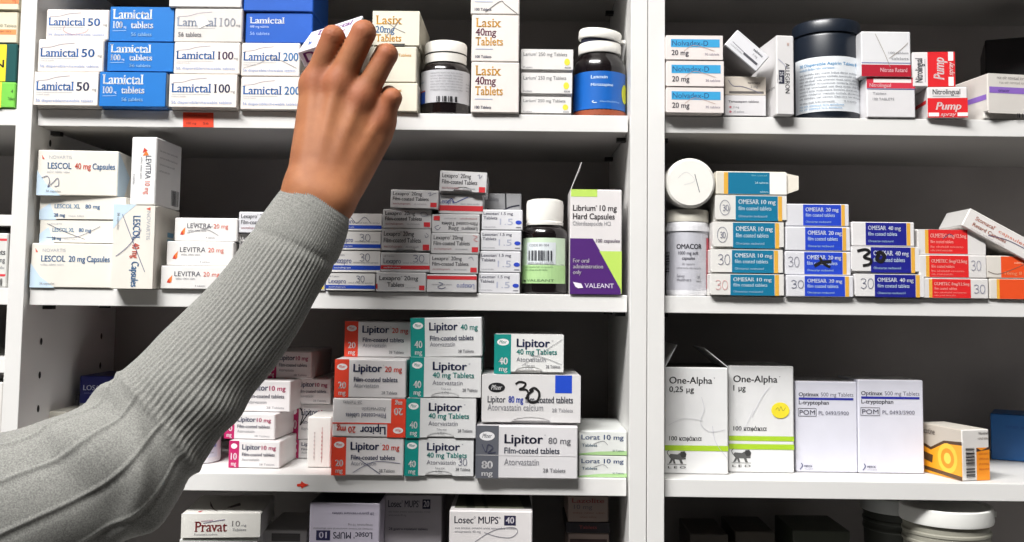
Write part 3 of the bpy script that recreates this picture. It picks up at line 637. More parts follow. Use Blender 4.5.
# ------------------------------------------------------------------ top shelf of the second unit
SKY, PINKW = (52, 156, 208), (238, 230, 226)
s = stack(SH1)
for lb, x0, x1, yt in (('white carton with a sky blue title bar at shelf level beside the centre posts', 666.3, 724, 87.6), ('white carton with a sky blue title bar, middle of three beside the centre posts', 666.3, 724, 61), ('white carton with a sky blue title bar, topmost of three beside the centre posts', 665.8, 723, 35.5)):
    bx(s, lb, x0, x1, yt, -.004, d=.07, group='white cartons with a sky blue title bar', base=PINKW, gap=.0012,
       design=[Q(.09,.15,.94,.47,SKY), T('Nolvadex-D', .11, .74, .41, .2, (30,60,110)), T('20 mg', .1, .4, .79, .2, (60,56,70), 'b'), T('30 tablets', .68, .93, .79, .09, (130,120,140)), K([(.32,.62),(.5,.4),(.85,.62)], .0004, (190,160,150))])
s = stack(SH1)
bx(s, 'small white carton at shelf level beneath the tilted one', 725, 766, 95.5, .008, d=.06, base=(230,228,230), design=[T('Temazepam tablets', .08, .82, .34, .1, (84,80,90), 'b'), T('2 mg', .2, .34, .6, .09, GR), T('30 tablets', .2, .46, .82, .09, GR), E(.13,.56,.03,.05,(200,120,130)), E(.13,.78,.03,.05,(200,120,130))], gap=.0012)
bx(s, 'small beige carton with grey printing, under the tilted carton', 725, 766, 76.5, .010, d=.06, base=(216,206,194), design=[T('tablets', .55, .86, .38, .1, (90,84,84)), T('2 mg', .62, .8, .6, .12, GR), Q(.1,.78,.94,.9,(96,92,90)), K([(.08,.2),(.2,.5),(.45,.55),(.9,.9)], .0006, (110,110,130))])
ztilt = s['z']
# the tilted one: rests on the beige carton and leans on the tall upright one
a, b, c, e = (U(724.5, 44, -.004), U(738.5, 29, -.004), U(769.5, 55.5, -.004), U(755, 74, -.004))
ang = math.atan2((c-b).z, (c-b).x); wv, hv = ((c-b).length+(e-a).length)/2, (b-a).length*.98
cen = (a+b+c+e)/4
lw = Vector((math.sin(ang), 0, -math.cos(ang)))
o = carton('small white carton tilted on its corner between the blue-barred stack and the upright carton', wv, hv, .05, (0,0,0), base=(232,232,236), tilt=-ang,
    design=[T('tablets', .6, .88, .28, .12, (110,110,120), 'b'), T('2 mg', .66, .8, .48, .1, GR), L([(.1,.62),(.5,.66)], .0006, (130,130,140)), Q(.48,.64,.9,.76,(84,84,92)), tiny(.1,.45,.8,10,GR,.07)], faces={'b': (190,190,196)})
o.rotation_euler = (0, -ang, 0)
o.location = cen + Vector((0, .025, 0)) + lw*(hv/2)
s = stack(SH1)
bx(s, 'tall white carton standing upright with vertical black lettering beside the dark jar', 776, 794, 35.5, -.002, d=.085, yaw=5.5, base=(232,230,230), rot=90, jitter=False,
   design=[T('ALLEGRON', .35, .73, .5, .24, (40,40,46), 'b'), Q(.44,.55,.61,.88,(40,42,60)), T('25 mg', .46, .59, .82, .2, (230,230,234), 'b'), T('30', .09, .13, .4, .12, (190,140,120)), tiny(.5,.6,.98,6,GR,.05), K([(.3,.9),(.36,.6),(.42,.4)], .0004, (150,150,180))],
   extra={'l': [T('ALLEGRON', .52, .95, .66, .03, (80,80,86))]})
# dark plastic jar with a white label: see the bottles below
REDB = (176, 24, 46)
s = stack(SH1)
bx(s, 'white and red carton at shelf level between the dark jar and the red spray cartons', 866.5, 915, 77.5, .006, d=.07, base=(232,230,232), group='white cartons with a red band', design=[Q(0,.0,1,.27,(206,50,70)), Q(.14,.03,.92,.13,(236,226,224)), T('Nitrolingual', .06, .5, .24, .09, (236,200,204), 'b'), L([(0,.29),(1,.29)], .0006, (60,70,150)), T('Tablets', .12, .4, .43, .06, GR), T('100 TABLETS', .12, .56, .57, .06, GR)])
bx(s, 'glossy white carton with a dark red lower band, upper one beside the dark jar', 861, 910.5, 31.5, .004, d=.07, base=(232,232,234), group='white cartons with a red band', design=[Q(0,.74,1,1,REDB), L([(0,.7),(1,.7)], .0006, (60,70,150)), T('Nitrate Retard', .38, .92, .9, .09, (230,190,196), 'b'), T('100 tablets', .55, .95, .5, .05, GR), T('tablets', .6, .95, .63, .06, GR), K([(.28,.05),(.45,.45),(.58,.8)], .0005, (150,140,130)), K([(.56,.6),(.8,.4),(.94,.25)], .0005, (150,140,130))])
SR = (212, 26, 34)
def d_pump(): return [Q(0,.36,1,1,SR), T('Nitrolingual', .13, .82, .24, .17, (40,44,56), 'b'), L([(.13,.3),(.8,.3)], .0004, GR), T('Pump', .2, .84, .74, .24, (242,226,226), 'Bi'), Q(.02,.84,.28,.96,(240,232,232)), Q(.74,.84,1,.96,(240,232,232)), T('spray', .32, .71, .95, .12, (240,210,210), 'bi')]
s = stack(SH1)
bx(s, 'red and white spray carton standing upright at shelf level, lower of two', 928, 966.5, 87, .002, d=.04, yaw=-5, base=(236,232,232), group='red and white spray cartons', design=d_pump(), extra={'l': [Q(.05,.4,.9,.52,SR)]})
bx(s, 'red and white spray carton turned on its side, upper of two', 912.5, 954, 52, .004, d=.04, yaw=-4, base=(236,232,232), group='red and white spray cartons', rot=270, design=d_pump(), faces={'r': (196,40,44)}, extra={'l': [Q(.1,.3,.9,.5,SR)]})
s = stack(SH1)
VIO = (140, 104, 192)
zb = s['z']
s['z'] = zb+.0
o = bx(s, 'off-white carton with a violet band lying tilted at the shelf end', 985.5, 1046, 74.5, .004, d=.07, yaw=9, base=(228,222,216), jitter=False,
   design=[Q(.02,.3,1,.44,VIO), T('omacor', .18, .38, .41, .07, (60,50,110), 'b'), tiny(.16,.9,.12,26,(120,112,112),.07), tiny(.2,.9,.22,26,(150,142,140),.06)]+bars(.5,.88,.96,.98,10,(40,40,44)), gap=.006, extra={'l': [Q(.55,.46,.96,.58,VIO)]})
s = stack(SH1)
bx(s, 'large dark maroon carton deep behind the violet-banded carton', 993, 1075, 36, .085, d=.08, yaw=-22, base=(16,8,12), jitter=False, design=[tiny(.1,.6,.3,16,(40,22,30),.04)])

# ------------------------------------------------------------------ second shelf of the second unit
GOLD = (222, 168, 62)
def d_ome(col, n, lw=.27, mk=(), rev=False, glare=False):
    """white end with a pen note, coloured panel, gold stripe"""
    o = [Q(lw,.03,.87,.97,col), Q(.875,.03,.93,.97,GOLD)]
    o += [T('OMESAR', lw+.04, lw+.33, .33, .17, (226,232,238), 'sb'), T(n, lw+.36, lw+.56, .33, .16, (226,232,238), 'b'), T('film coated tablets', lw+.04, lw+.5, .57, .15, (196,214,226)), T('Olmesartan medoxomil', lw+.04, lw+.44, .84, .09, (160,190,214))]
    return o+list(mk)
TL, RB, NV = (0, 112, 148), (28, 64, 190), (22, 26, 132)
s = stack(SH2)
ko = dict(d=.08, base=(234,232,228), group='teal panelled cartons')
ring = [K([(.13+.07*math.cos(t*.6), .48+.28*math.sin(t*.6)) for t in range(12)], .0004, PEN)]
bx(s, 'teal panelled carton with a faint red pen thirty, at shelf level', 710.5, 784, 274, .002, design=d_ome(TL, '10 mg', .27, hand30(.07,.3,.16,.42,(206,150,150))), gap=.0014, **ko)
bx(s, 'teal panelled carton with a penned thirty, second up', 711, 783, 249.5, .004, design=d_ome(TL, '10 mg', .29, hand30(.1,.22,.16,.42)), gap=.0016, **ko)
bx(s, 'teal panelled carton with a pen ring and a bulging end, third up', 713, 784, 222, .005, design=d_ome(TL, '10 mg', .28, ring+hand30(.1,.38,.07,.22)), gap=.003, notch=True, **ko)
bx(s, 'teal panelled carton with a ringed thirty, fourth up', 715.5, 787, 195.3, .006, design=d_ome(TL, '10 mg', .28, ring+hand30(.1,.38,.08,.22)), gap=.0026, notch=True, **ko)
bx(s, 'teal panelled carton lying reversed with an open side tab, topmost', 716, 786.5, 171.5, .006, d=.07, base=(226,220,206), group='teal panelled cartons',
   design=[Q(.11,.04,.17,.97,GOLD), Q(.17,.04,.76,.97,TL), Q(.76,.04,1,.97,(240,238,234)), T('film coated', .5, .72, .2, .06, (130,190,206)), T('28 tablets', .55, .74, .52, .08, (190,220,230)), T('tablets', .62, .74, .9, .06, (190,220,230))],
   flaps=lambda w, h, d: [((w/2,-d/2+.003,h-.001),(w/2,-d/2+.003,.001),(w/2+.011,-d/2-.001,.005),(w/2+.011,-d/2-.001,h-.004))])
s = stack(SH2)
kb = dict(d=.08, base=(226,226,232), group='royal blue panelled cartons')
bx(s, 'royal blue panelled carton with a neat penned thirty, at shelf level', 786.5, 853.5, 275.5, .003, design=d_ome(RB, '20 mg', .27, hand30(.07,.24,.18,.36)), **kb)
bx(s, 'royal blue panelled carton with a black marker cross over its title, second up', 785, 851, 251.5, .006, design=d_ome(RB, '20 mg', .29, hand30(.05,.24,.16,.42,(120,120,136))+[K([(.44,.62),(.55,.46),(.7,.42)], .003, MK), K([(.52,.25),(.58,.5),(.68,.66)], .0024, MK)]), **kb)
bx(s, 'royal blue panelled carton without pen marks, third up', 785.5, 850.5, 226.8, .006, design=d_ome(RB, '20 mg', .3), **kb)
bx(s, 'royal blue panelled carton, topmost of the royal blue stack', 786, 849, 204, .007, design=d_ome(RB, '20 mg', .27), **kb)
s = stack(SH2)
kn = dict(d=.08, base=(234,232,232), group='navy panelled cartons')
bx(s, 'navy panelled carton with a neat penned thirty, at shelf level', 855, 924.5, 274, .003, design=d_ome(NV, '40 mg', .28, hand30(.08,.2,.18,.42)), gap=.0018, notch=True, **kn)
bx(s, 'navy panelled carton with a thick black marker thirty, second up', 851.5, 919.5, 246.5, .005, design=d_ome(NV, '40 mg', .28, [K([(.08,.18),(.2,.12),(.26,.22),(.18,.4),(.28,.5),(.26,.66),(.16,.72)], .0026, MK), K([(.36,.3),(.42,.22),(.48,.36),(.44,.55),(.37,.48),(.4,.3)], .0036, MK)]), gap=.003, notch=True, **kn)
bx(s, 'navy panelled carton with a clean glossy front, topmost of the navy stack', 851.5, 914.5, 222, .007, design=d_ome(NV, '40 mg', .22), **kn)
def d_red(n, mk=()): return [Q(.1,.04,.15,.96,GOLD), Q(.15,.03,.73,.97,(214,34,36)), T('OLMETEC', .18, .42, .34, .15, (240,190,180), 'sb'), T(n, .44, .71, .34, .14, (240,190,180), 'b'), T('film coated tablets', .18, .52, .56, .12, (238,170,160)), tiny(.18,.66,.74,20,(236,150,140),.08), tiny(.18,.5,.88,12,(236,150,140),.08)]+list(mk)
s = stack(SH2)
kk = dict(d=.08, base=(228,224,222), group='red panelled cartons')
bx(s, 'red panelled carton with a penned thirty, at shelf level beside the orange ones', 922, 988.5, 278.5, .004, design=d_red('8mg/12.5mg', hand30(.78,.3,.16,.42,(120,120,150))), **kk)
bx(s, 'red panelled carton with a pale pen thirty, second up', 919, 986.5, 255, .005, design=d_red('8mg/12.5mg', hand30(.77,.24,.14,.42,(140,140,160))), **kk)
bx(s, 'red panelled carton with a pen stroke over its title, topmost of the red stack', 918, 985.5, 229, .007, design=d_red('8mg/12.5mg', [K([(.36,.4),(.46,.2),(.52,.3)], .0006, PEN)]), topgap=.001, **kk)
s = stack(SH2)
kq = dict(d=.08, base=(226,220,212), group='orange panelled cartons')
ORG = (226, 78, 30)
bx(s, 'orange panelled carton with no lettering, at shelf level', 989.5, 1060, 279, .005, design=[Q(.1,.02,.15,.98,GOLD), Q(.14,.02,1,.98,ORG)], **kq)
bx(s, 'orange panelled carton with a pen line and white end, upper one', 986, 1056, 256, .006, design=[Q(.21,.03,1,.97,ORG), T('olmesartan', .4, .7, .35, .1, (240,190,160)), T('16mg 8 mg tablets', .26, .9, .84, .14, (236,150,110), 'b'), K([(.02,.7),(.2,.8),(.6,.3)], .0005, (110,90,80))], **kq)
# white carton leaning across the red and orange stacks
a = U(970.5, 208, .002); b_ = U(1024, 237, .002); cc = U(965.5, 226.5, -.006)
ang = math.atan2((b_-a).z, (b_-a).x); hv = .0185; wv = .086
o = carton('white carton with salmon lettering sliding down off the top of the red stack', wv, hv, .05, (0,0,0), base=(234,230,226), yaw=0,
   design=[T('Stomacal®', .1, .34, .42, .2, (216,120,96), 'b'), T('capsules', .38, .7, .42, .16, (216,120,96)), T('Retard Capsules', .1, .5, .74, .18, (216,130,106), 'b'), tiny(.1,.5,.92,16,(200,190,190),.08), K([(.3,.8),(.5,.55),(.75,.5)], .0006, (80,70,110))], faces={'l': (206,204,202)})
o.rotation_euler = (0, -ang, 0)
ax = Vector((math.cos(ang), 0, math.sin(ang))); up_ = Vector((-math.sin(ang), 0, math.cos(ang)))
o.location = a + ax*(wv/2) - up_*hv + Vector((0, .025, 0))

# ------------------------------------------------------------------ third shelf of the second unit
LM = (164, 200, 44)
def d_alpha(dose, bands, mk=(), vk=.69):
    o = [T('One-Alpha', .07, .75, .155, .063, (44,44,48), 'b'), T('®', .77, .8, .125, .03, (60,60,60)), T(dose, .07, .26 if len(dose) < 5 else .46, .235, .052, (54,54,58), 'b'), T('100 καψάκια', .07, .58, vk, .04, (54,54,58), 'b')]
    for v0, v1 in bands: o.append(Q(0, v0, 1, v1, LM))
    # the little striding-lion emblem over three letters
    o += [P([(.06,.835),(.09,.815),(.2,.82),(.24,.805),(.26,.815),(.27,.84),(.33,.85),(.33,.865),(.24,.87),(.1,.865)], (92,92,92)), P([(.24,.82),(.25,.795),(.31,.79),(.34,.815),(.33,.845),(.27,.85)], (54,54,54)), P([(.1,.86),(.14,.86),(.1,.9),(.06,.91)], (92,92,92)), P([(.22,.86),(.26,.86),(.29,.905),(.25,.905)], (92,92,92)), P([(.12,.86),(.15,.86),(.17,.905),(.14,.905)], (92,92,92)), L([(.06,.83),(.04,.8),(.07,.78)], .0006, (92,92,92)), L([(.04,.912),(.34,.912)], .0004, (80,80,80)), T('L E O', .05, .33, .95, .02, (70,70,70), 'b')]
    return o+list(mk)
s = stack(SH3); YA = Yat(700, 474.5, SH3)
AW = (238, 238, 238)
bx(s, 'tall white capsule carton with both top flaps open and one lime band', 664.8, 728, 367.3, YA, d=.066, jitter=False, base=AW, group='tall white cartons with lime bands',
   design=d_alpha('0,25 µg', [(.735,.785)], [K([(.58,.28),(.62,.4),(.56,.52),(.7,.6),(.95,.58)], .0004, (200,200,206)), K([(.05,.55),(.3,.48),(.6,.5)], .0004, (206,206,210)), K([(.75,.55),(.8,.7),(.98,.85)], .0004, (190,190,200))]),
   flaps=lambda w, h, d: [((-w/2,-d/2,h),(-w/2,d/2,h),(-w/2+.012,d/2,h+.021),(-w/2+.012,-d/2+.004,h+.021)), ((w/2,-d/2,h),(w/2,d/2,h),(w/2-.022,d/2,h+.018),(w/2-.022,-d/2+.004,h+.018))], faces={'t': (70,66,62)})
s = stack(SH3); YA = Yat(760, 473, SH3)
bx(s, 'tall white capsule carton with a round yellow sticker and two lime bands', 728.6, 793.5, 366, YA, d=.07, jitter=False, base=AW, group='tall white cartons with lime bands',
   design=d_alpha('1 µg', [(.66,.705),(.735,.785)], [ST(.79,.415,.14,.075,(238,220,50)), K([(.72,.41),(.75,.39),(.77,.42),(.8,.38),(.83,.42),(.87,.39)], .0005, (140,130,60)), K([(.35,.48),(.5,.3),(.62,.2)], .0004, (200,200,210)), K([(.1,.5),(.2,.62),(.38,.4)], .0003, (206,206,214))], vk=.61),
   extra={'t': [Q(.05,.5,.95,.62,(150,150,150)), tiny(.1,.8,.8,20,(130,130,130),.1)]})
def d_opt(): return [T('Optimax', .05, .38, .165, .042, (60,60,74), 'sb'), T('500 mg Tablets', .41, .94, .165, .042, (110,110,124)), Q(.05,.18,.94,.205,(44,48,156)), T('L-tryptophan', .05, .54, .255, .042, (60,60,70), 'b'),
    L([(.04,.3),(.33,.3)], .0004, (50,50,60)), L([(.04,.385),(.33,.385)], .0004, (50,50,60)), L([(.04,.3),(.04,.385)], .0004, (50,50,60)), L([(.33,.3),(.33,.385)], .0004, (50,50,60)), T('POM', .06, .31, .368, .05, (70,70,84)), T('PL 0493/5900', .37, .86, .368, .04, (110,110,126)), T('MERCK', .13, .26, .945, .022, (60,64,110), 'b'), tiny(.13,.28,.97,6,GR,.012), L([(.08,.9),(.1,.93),(.06,.97)], .0008, (60,64,110))]
s = stack(SH3); YO = Yat(830, 472.8, SH3)
bx(s, 'tall lavender-white carton with a navy line, nearer the yellow sticker', 795.5, 856.8, 381.5, YO, d=.06, jitter=False, base=(226,226,238), group='tall lavender-white cartons', design=d_opt(), faces={'t': (216,214,218)})
s = stack(SH3); YO = Yat(890, 473.8, SH3)
bx(s, 'tall lavender-white carton with a navy line, nearer the orange carton', 857.6, 923, 380, YO, d=.06, jitter=False, base=(226,226,238), group='tall lavender-white cartons', design=d_opt(), faces={'t': (226,224,226)})
s = stack(SH3); YR = Yat(975, 481, SH3)
OG = (240, 146, 30)
bx(s, 'orange and white carton turned at an angle, showing a barcode end', 959.5, 991, 429.5, YR, d=.06, yaw=16, jitter=False, base=(238,234,230), faces={'l': (200,190,178), 't': (226,220,208)},
   design=[Q(.52,.36,1,1,OG), P([(.52,.36),(.7,.42),(1,.34),(1,.4),(.52,.44)], (70,50,40)), T('Nicotinell', .62, .97, .1, .05, (60,50,50), 'b'), tiny(.58,.95,.2,10,(90,70,60),.05), tiny(.6,.96,.5,10,(180,90,30),.05,3), tiny(.6,.96,.6,10,(180,90,30),.05,4), tiny(.6,.96,.7,10,(180,90,30),.05,5), tiny(.6,.96,.8,10,(180,90,30),.05,6)]+bars(.12,.36,.44,.94,16,(50,48,50),True),
   extra={'l': [P([(0,.42),(.3,.5),(.6,.32),(1,.3),(1,1),(0,1)], (238,160,34)), P([(0,.36),(.3,.46),(.6,.28),(1,.24),(1,.31),(.6,.34),(.3,.52),(0,.42)], (80,56,36)), E(.68,.62,.22,.3,(244,190,60)), E(.68,.62,.15,.2,(232,140,24)), E(.68,.62,.08,.11,(246,200,80)), P([(0,.55),(.35,.62),(.33,.78),(0,.7)], (84,58,34)), P([(0,.86),(1,.92),(1,1),(0,.93)], (90,64,40)), T('Nicotine', .05, .4, .2, .12, (110,100,96), 'b')]})
s = stack(SH3); YB = Yat(1000, 462.5, SH3)
bx(s, 'plain bright blue carton at the far end of the third shelf', 998.5, 1058, 415.5, YB, d=.05, yaw=-30, jitter=False, base=(28,104,176), design=[tiny(.2,.8,.3,14,(20,80,150),.08)])

# ------------------------------------------------------------------ bottles and tubs
AMB = mat((17, 11, 13), .12, .5, 0, kind='amber_glass')
CAPW = mat((234, 232, 226), .4, .1, .02, 50, kind='white_plastic')
CAPB = mat((206, 202, 190), .5, 0, .03, 50, kind='beige_plastic')
JAR = mat((20, 28, 40), .38, .2, .04, 40, kind='dark_plastic')
def base_at(x0, x1, Yc, zb):
    ym = 515 if zb < 1.25 else 455 if zb < 1.4 else 255 if zb < 1.6 else 80
    a, b = U(x0, ym, Yc), U(x1, ym, Yc)
    return Vector(((a.x+b.x)/2, Yc, zb)), (b.x-a.x)/2
def zpx(px, py, Y): return U(px, py, Y).z
def bottle(label, x0, x1, yr, zb, name='pill_bottle', cat='bottle', group=None):
    """an Empty at the base; the silhouette fills x0..x1; returns root, radius"""
    Yc = yr
    for _ in range(4):
        p, r = base_at(x0, x1, Yc, zb); Yc = yr + r
    o = bpy.data.objects.new(name, None); C.objects.link(o); o.location = p; tag(o, label, cat, group); return o, r*.985
def lpart(root, name, prof, mt, n=56, ridges=None):
    b = MB(); lathe(b, prof, mt, n, ridges); return b.build(name, root)
def wrap(root, name, r, z0, z1, a0, a1, rgb, design, coat=.1):
    """a label round a bottle from angle a0 to a1 (0 looks at the viewer, + to its right)"""
    n = max(8, int(abs(a1-a0)/5)); b = MB(); vs = []; fs = []
    P_ = lambda ang, z, rr: (rr*math.sin(math.radians(ang)), -rr*math.cos(math.radians(ang)), z)
    for i in range(n+1):
        for z in (z0, z1): vs.append(P_(a0+(a1-a0)*i/n, z, r+.00012))
    for i in range(n): fs.append((2*i, 2*i+2, 2*i+3, 2*i+1))
    b.add(vs, fs, mat(rgb, .4, coat, .02, 60, kind='label_paper'), True)
    lab = b.build(name, root)
    draw(lab, design, math.radians(abs(a1-a0))*r, z1-z0, lambda u, v, k: P_(a0+(a1-a0)*u, z1-(z1-z0)*v, r+.0003+k*STEP), 0, subdiv=14)
    return lab
def pts(r, spec): return [(r*a, z) for a, z in spec]

# squat amber bottle with grey label, beside the tall ivory cartons
o, r = bottle('squat amber bottle with a white cap and grey barcode label on the top shelf', 420.5, 470.5, .010, SH1)
oy = o.location.y-r*.8; h1 = zpx(445, 67, oy)-SH1; hc0 = zpx(445, 61, oy)-SH1; hc1 = zpx(445, 40, oy)-SH1
lpart(o, 'glass_body', pts(r, [(.86,0),(.98,.002),(1,.006),(1,h1-.004),(.97,h1),(.86,h1+.004),(.78,h1+.005),(.78,hc0+.004)]), AMB)
cp = lpart(o, 'cap', pts(r, [(.80,hc0),(.84,hc0),(.85,hc0+.008),(.82,hc0+.0082),(.82,hc0+.0094),(.85,hc0+.0096),(.86,hc1-.002),(.82,hc1),(0.0,hc1)]), CAPW)
b = MB(); lathe(b, pts(r, [(.80,hc0+.0083),(.856,hc0+.0086),(.856,hc0+.0094),(.80,hc0+.0097)]), PEG); b.build('seal_ring', cp)
zl0, zl1 = zpx(445, 103, oy)-SH1, zpx(445, 70.5, oy)-SH1
wrap(o, 'label', r, zl0, zl1, -80, 82, (188,188,192), [Q(0,.64,.2,1,(30,70,150)), Q(0,.6,.2,.64,(160,70,50)), T('tablets', .04, .17, .36, .06, (40,90,120))]+[tiny(.3,.78,.12+.085*k,30-2*(k%3),(120,120,126),.045,k) for k in range(7)]+bars(.4,.82,.7,.99,7,(36,36,40))+[tiny(.84,.92,.6,5,(90,90,96),.04), tiny(.84,.92,.5,5,(90,90,96),.04), tiny(.84,.92,.4,5,(90,90,96),.04)])

# big amber bottle with the blue label and the lid set on askew
o, r = bottle('big amber bottle with a blue label and its white lid sitting askew', 573, 626, .012, SH1)
oy = o.location.y-r*.8
hz = lambda py: zpx(600, py, oy)-SH1
GL = bpy.data.materials.new('amber_glass'); GL.use_nodes = True; gb = GL.node_tree.nodes['Principled BSDF']
gb.inputs['Base Color'].default_value = (.30, .09, .03, 1); gb.inputs['Roughness'].default_value = .06; gb.inputs['Transmission Weight'].default_value = .75; gb.inputs['IOR'].default_value = 1.45
lpart(o, 'glass_body', pts(r, [(.88,0),(.98,.0015),(1,.005),(1,hz(68)),(.97,hz(62)),(.88,hz(57)),(.74,hz(52)),(.72,hz(49))]), AMB)
lpart(o, 'neck_ring', pts(r, [(.70,hz(51)),(.80,hz(51)),(.82,hz(50)),(.82,hz(42)),(.79,hz(40.5)),(.0,hz(40.5))]), CAPW)
lid = lpart(o, 'lid', pts(r, [(.0,0),(.80,0),(.82,.001),(.82,.0075),(.79,.009),(0,.0095)]), CAPW); lid.location = (-.0005, -.002, hz(40.5)+.0035); lid.rotation_euler = (math.radians(2), math.radians(6.5), 0)
tb = MB(); tb.box((.82*r-.001,-.003,.001), (.82*r+.004,.003,.004), CAPW); tb.build('tab', lid)
sd = MB(); lathe(sd, pts(r, [(.6,-.004),(.7,-.004),(.7,.0),(.6,.0)]), mat((30,34,60), .5, 0, 0, kind='dark_plastic')); sd.build('inner_seal', lid)
wrap(o, 'label', r, hz(109.5), hz(72), -88, 74, (18, 96, 182), [T('Lanoxin', .4, .62, .2, .09, (200,222,240), 'b'), T('Mirtazapine', .4, .7, .4, .08, (190,214,236), 'b'), T('GlaxoSmithKline', .52, .8, .83, .045, (150,190,226)), L([(.44,.79),(.42,.81),(.44,.84),(.48,.84)], .0007, (210,226,240)), L([(0,.92),(1,.92)], .0004, (90,160,214)), E(.93,.55,.08,.26,(206,208,50)), Q(.985,.05,1,.95,(196,200,150))], coat=.25)
rnd = random.Random(5); tb = MB(); TAB = mat((150, 74, 44), .5, .1, .1, 60, kind='tablet')
for k in range(36):
    a = -math.pi/2+(k-18)*.085; zz = .0028+.0024*(k % 2)
    vs = []
    lathe_r = .0032
    for i in range(8): vs.append((r*1.0*math.cos(a)+lathe_r*math.cos(i*math.pi/4)*-math.sin(a), r*1.0*math.sin(a)+lathe_r*math.cos(i*math.pi/4)*math.cos(a), zz+.0016*math.sin(i*math.pi/4)))
    vs += [(x*1.012, y*1.012, z_) for x, y, z_ in vs]
    tb.add(vs, [tuple(range(8)), tuple(range(8, 16))]+[(i, (i+1) % 8, (i+1) % 8+8, i+8) for i in range(8)], TAB, True)
tt = tb.build('tablets', o); tt['kind'] = 'stuff'

# brown bottle with ribbed white cap
o, r = bottle('dark brown bottle with a ribbed white cap and green label beside the purple carton', 521.5, 567.5, .011, SH2)
oy = o.location.y-r*.8; hz = lambda py: zpx(544, py, oy)-SH2
lpart(o, 'glass_body', pts(r, [(.88,0),(.98,.0015),(1,.005),(1,hz(235)),(.96,hz(230)),(.86,hz(227.5)),(.76,hz(226)),(.74,hz(222))]), AMB)
lpart(o, 'cap', pts(r, [(.70,hz(224.5)),(.82,hz(224.5)),(.83,hz(222)),(.80,hz(221)),(.80,hz(220)),(.82,hz(219)),(.82,hz(203)),(.78,hz(199.5)),(.6,hz(198)),(0,hz(198))]), CAPW, 72, (5, 6, .0006))
wrap(o, 'label', r, hz(283.5), hz(238), -78, 62, (206,226,200), [Q(0,.6,1,1,(176,214,150)), Q(.2,.1,.75,.58,(216,222,226)), T('CODE 80 004', .26, .62, .19, .05, (60,60,80)), tiny(.16,.7,.66,20,(90,130,90),.035), tiny(.16,.6,.72,18,(90,130,90),.035), T('VALEANT', .2, .72, .96, .05, (70,100,70), 's'), P([(.1,.92),(.18,.93),(.17,.97),(.12,.96)], (60,80,60))]+bars(.24,.28,.7,.5,14,(50,50,60))+[tiny(.24,.7,.57,14,(80,80,90),.045), tiny(.86,.92,.6,6,(100,120,100),.03)])

# dark plastic jar
o, r = bottle('large dark plastic jar with a wide screw lid and white printed label', 794, 858.5, .009, SH1, 'plastic_jar', 'jar')
oy = o.location.y-r*.8; hz = lambda py: zpx(826, py, oy)-SH1
lpart(o, 'jar_body', pts(r, [(.95,0),(1,.002),(1,hz(36)),(.97,hz(33)),(.9,hz(31))]), JAR)
lpart(o, 'screw_lid', pts(r, [(.9,hz(33)),(1.03,hz(32.5)),(1.04,hz(31)),(1.04,hz(22)),(1.0,hz(20)),(0,hz(19.5))]), JAR, 90, (2, 3, .0003))
CY = (60, 140, 190)
wrap(o, 'label', r, hz(112), hz(57.5), -84, 76, (224,228,232), [T('30 Dispersible Aspirin Tablets BP 75mg', .1, .96, .16, .055, CY, 'b'), tiny(.1,.5,.23,22,CY,.04)]+[tiny(.1,.93-.06*(k % 3),.32+.062*k,46-4*(k % 3),(104,108,120),.036,k) for k in range(8)]+[T('100', .9, .96, .5, .05, (200,60,60), 'b'), tiny(.1,.5,.84,24,(104,108,120),.036), T('PL 0142/0156', .6, .78, .84, .036, (104,108,120)), tiny(.1,.6,.9,26,CY,.036), tiny(.1,.58,.955,26,CY,.036)], coat=.3)

# white capsule bottle and the one lying on it
o, r = bottle('white capsule bottle with black lettering and a beige lid standing beside the teal stack', 666, 708.5, .011, SH2)
oy = o.location.y-r*.8; hz = lambda py: zpx(687, py, oy)-SH2
lpart(o, 'bottle_body', pts(r, [(.9,0),(.98,.0015),(1,.004),(1,hz(224)),(.96,hz(221)),(.9,hz(220))]), mat((226,226,230), .4, .2, .02, 40, kind='white_plastic'))
lpart(o, 'lid', pts(r, [(.9,hz(221.5)),(1.0,hz(221.5)),(1.01,hz(220)),(1.01,hz(211)),(.98,hz(209.5)),(0,hz(209.5))]), CAPB)
zt = hz(209.5)
wrap(o, 'label', r, hz(290), hz(226), -85, 85, (190,190,198), [Q(.8,.18,1,.98,(196,84,98)), T('OMACOR', .27, .68, .36, .075, (40,38,46), 'B'), T('1000 mg soft', .3, .62, .45, .05, (70,70,80), 'b'), T('capsules', .36, .56, .53, .05, (70,70,80), 'b'), T('28 capsules', .36, .56, .61, .03, GR), tiny(.27,.66,.67,22,GR,.028), T('Solvay', .28, .4, .8, .04, (80,80,90)), T('Healthcare', .28, .5, .86, .04, (80,80,90)), Q(.58,.74,.66,.86,(180,180,186)), T('28', .6,.64,.82,.04,(80,80,90))]+bars(.02,.4,.13,.74,14,(50,50,56),True)+[Q(0,.0,1,.08,(226,226,230))], coat=.35)
o2 = bpy.data.objects.new('pill_bottle', None); C.objects.link(o2); tag(o2, 'white bottle lying on its side, round lid facing out, atop the standing bottle', 'bottle')
Yl = .004
c0 = U(690.5, 182, Yl); r2 = 25.3/975*(Yl-CAM.y)
o2.location = (c0.x, Yl, SH2+zt+r2+.0006); o2.rotation_euler = (math.radians(-90), 0, 0)     # local +Z runs into the shelf
lpart(o2, 'lid', [(0,0),(r2*.9,0),(r2*.98,.0015),(r2,.004),(r2,.014),(r2*.97,.0145)], CAPW)
lpart(o2, 'bottle_body', [(r2*.97,.0146),(r2*.97,.07),(r2*.9,.074),(0,.074)], mat((214,214,216), .4, .2, .02, 40, kind='white_plastic'))
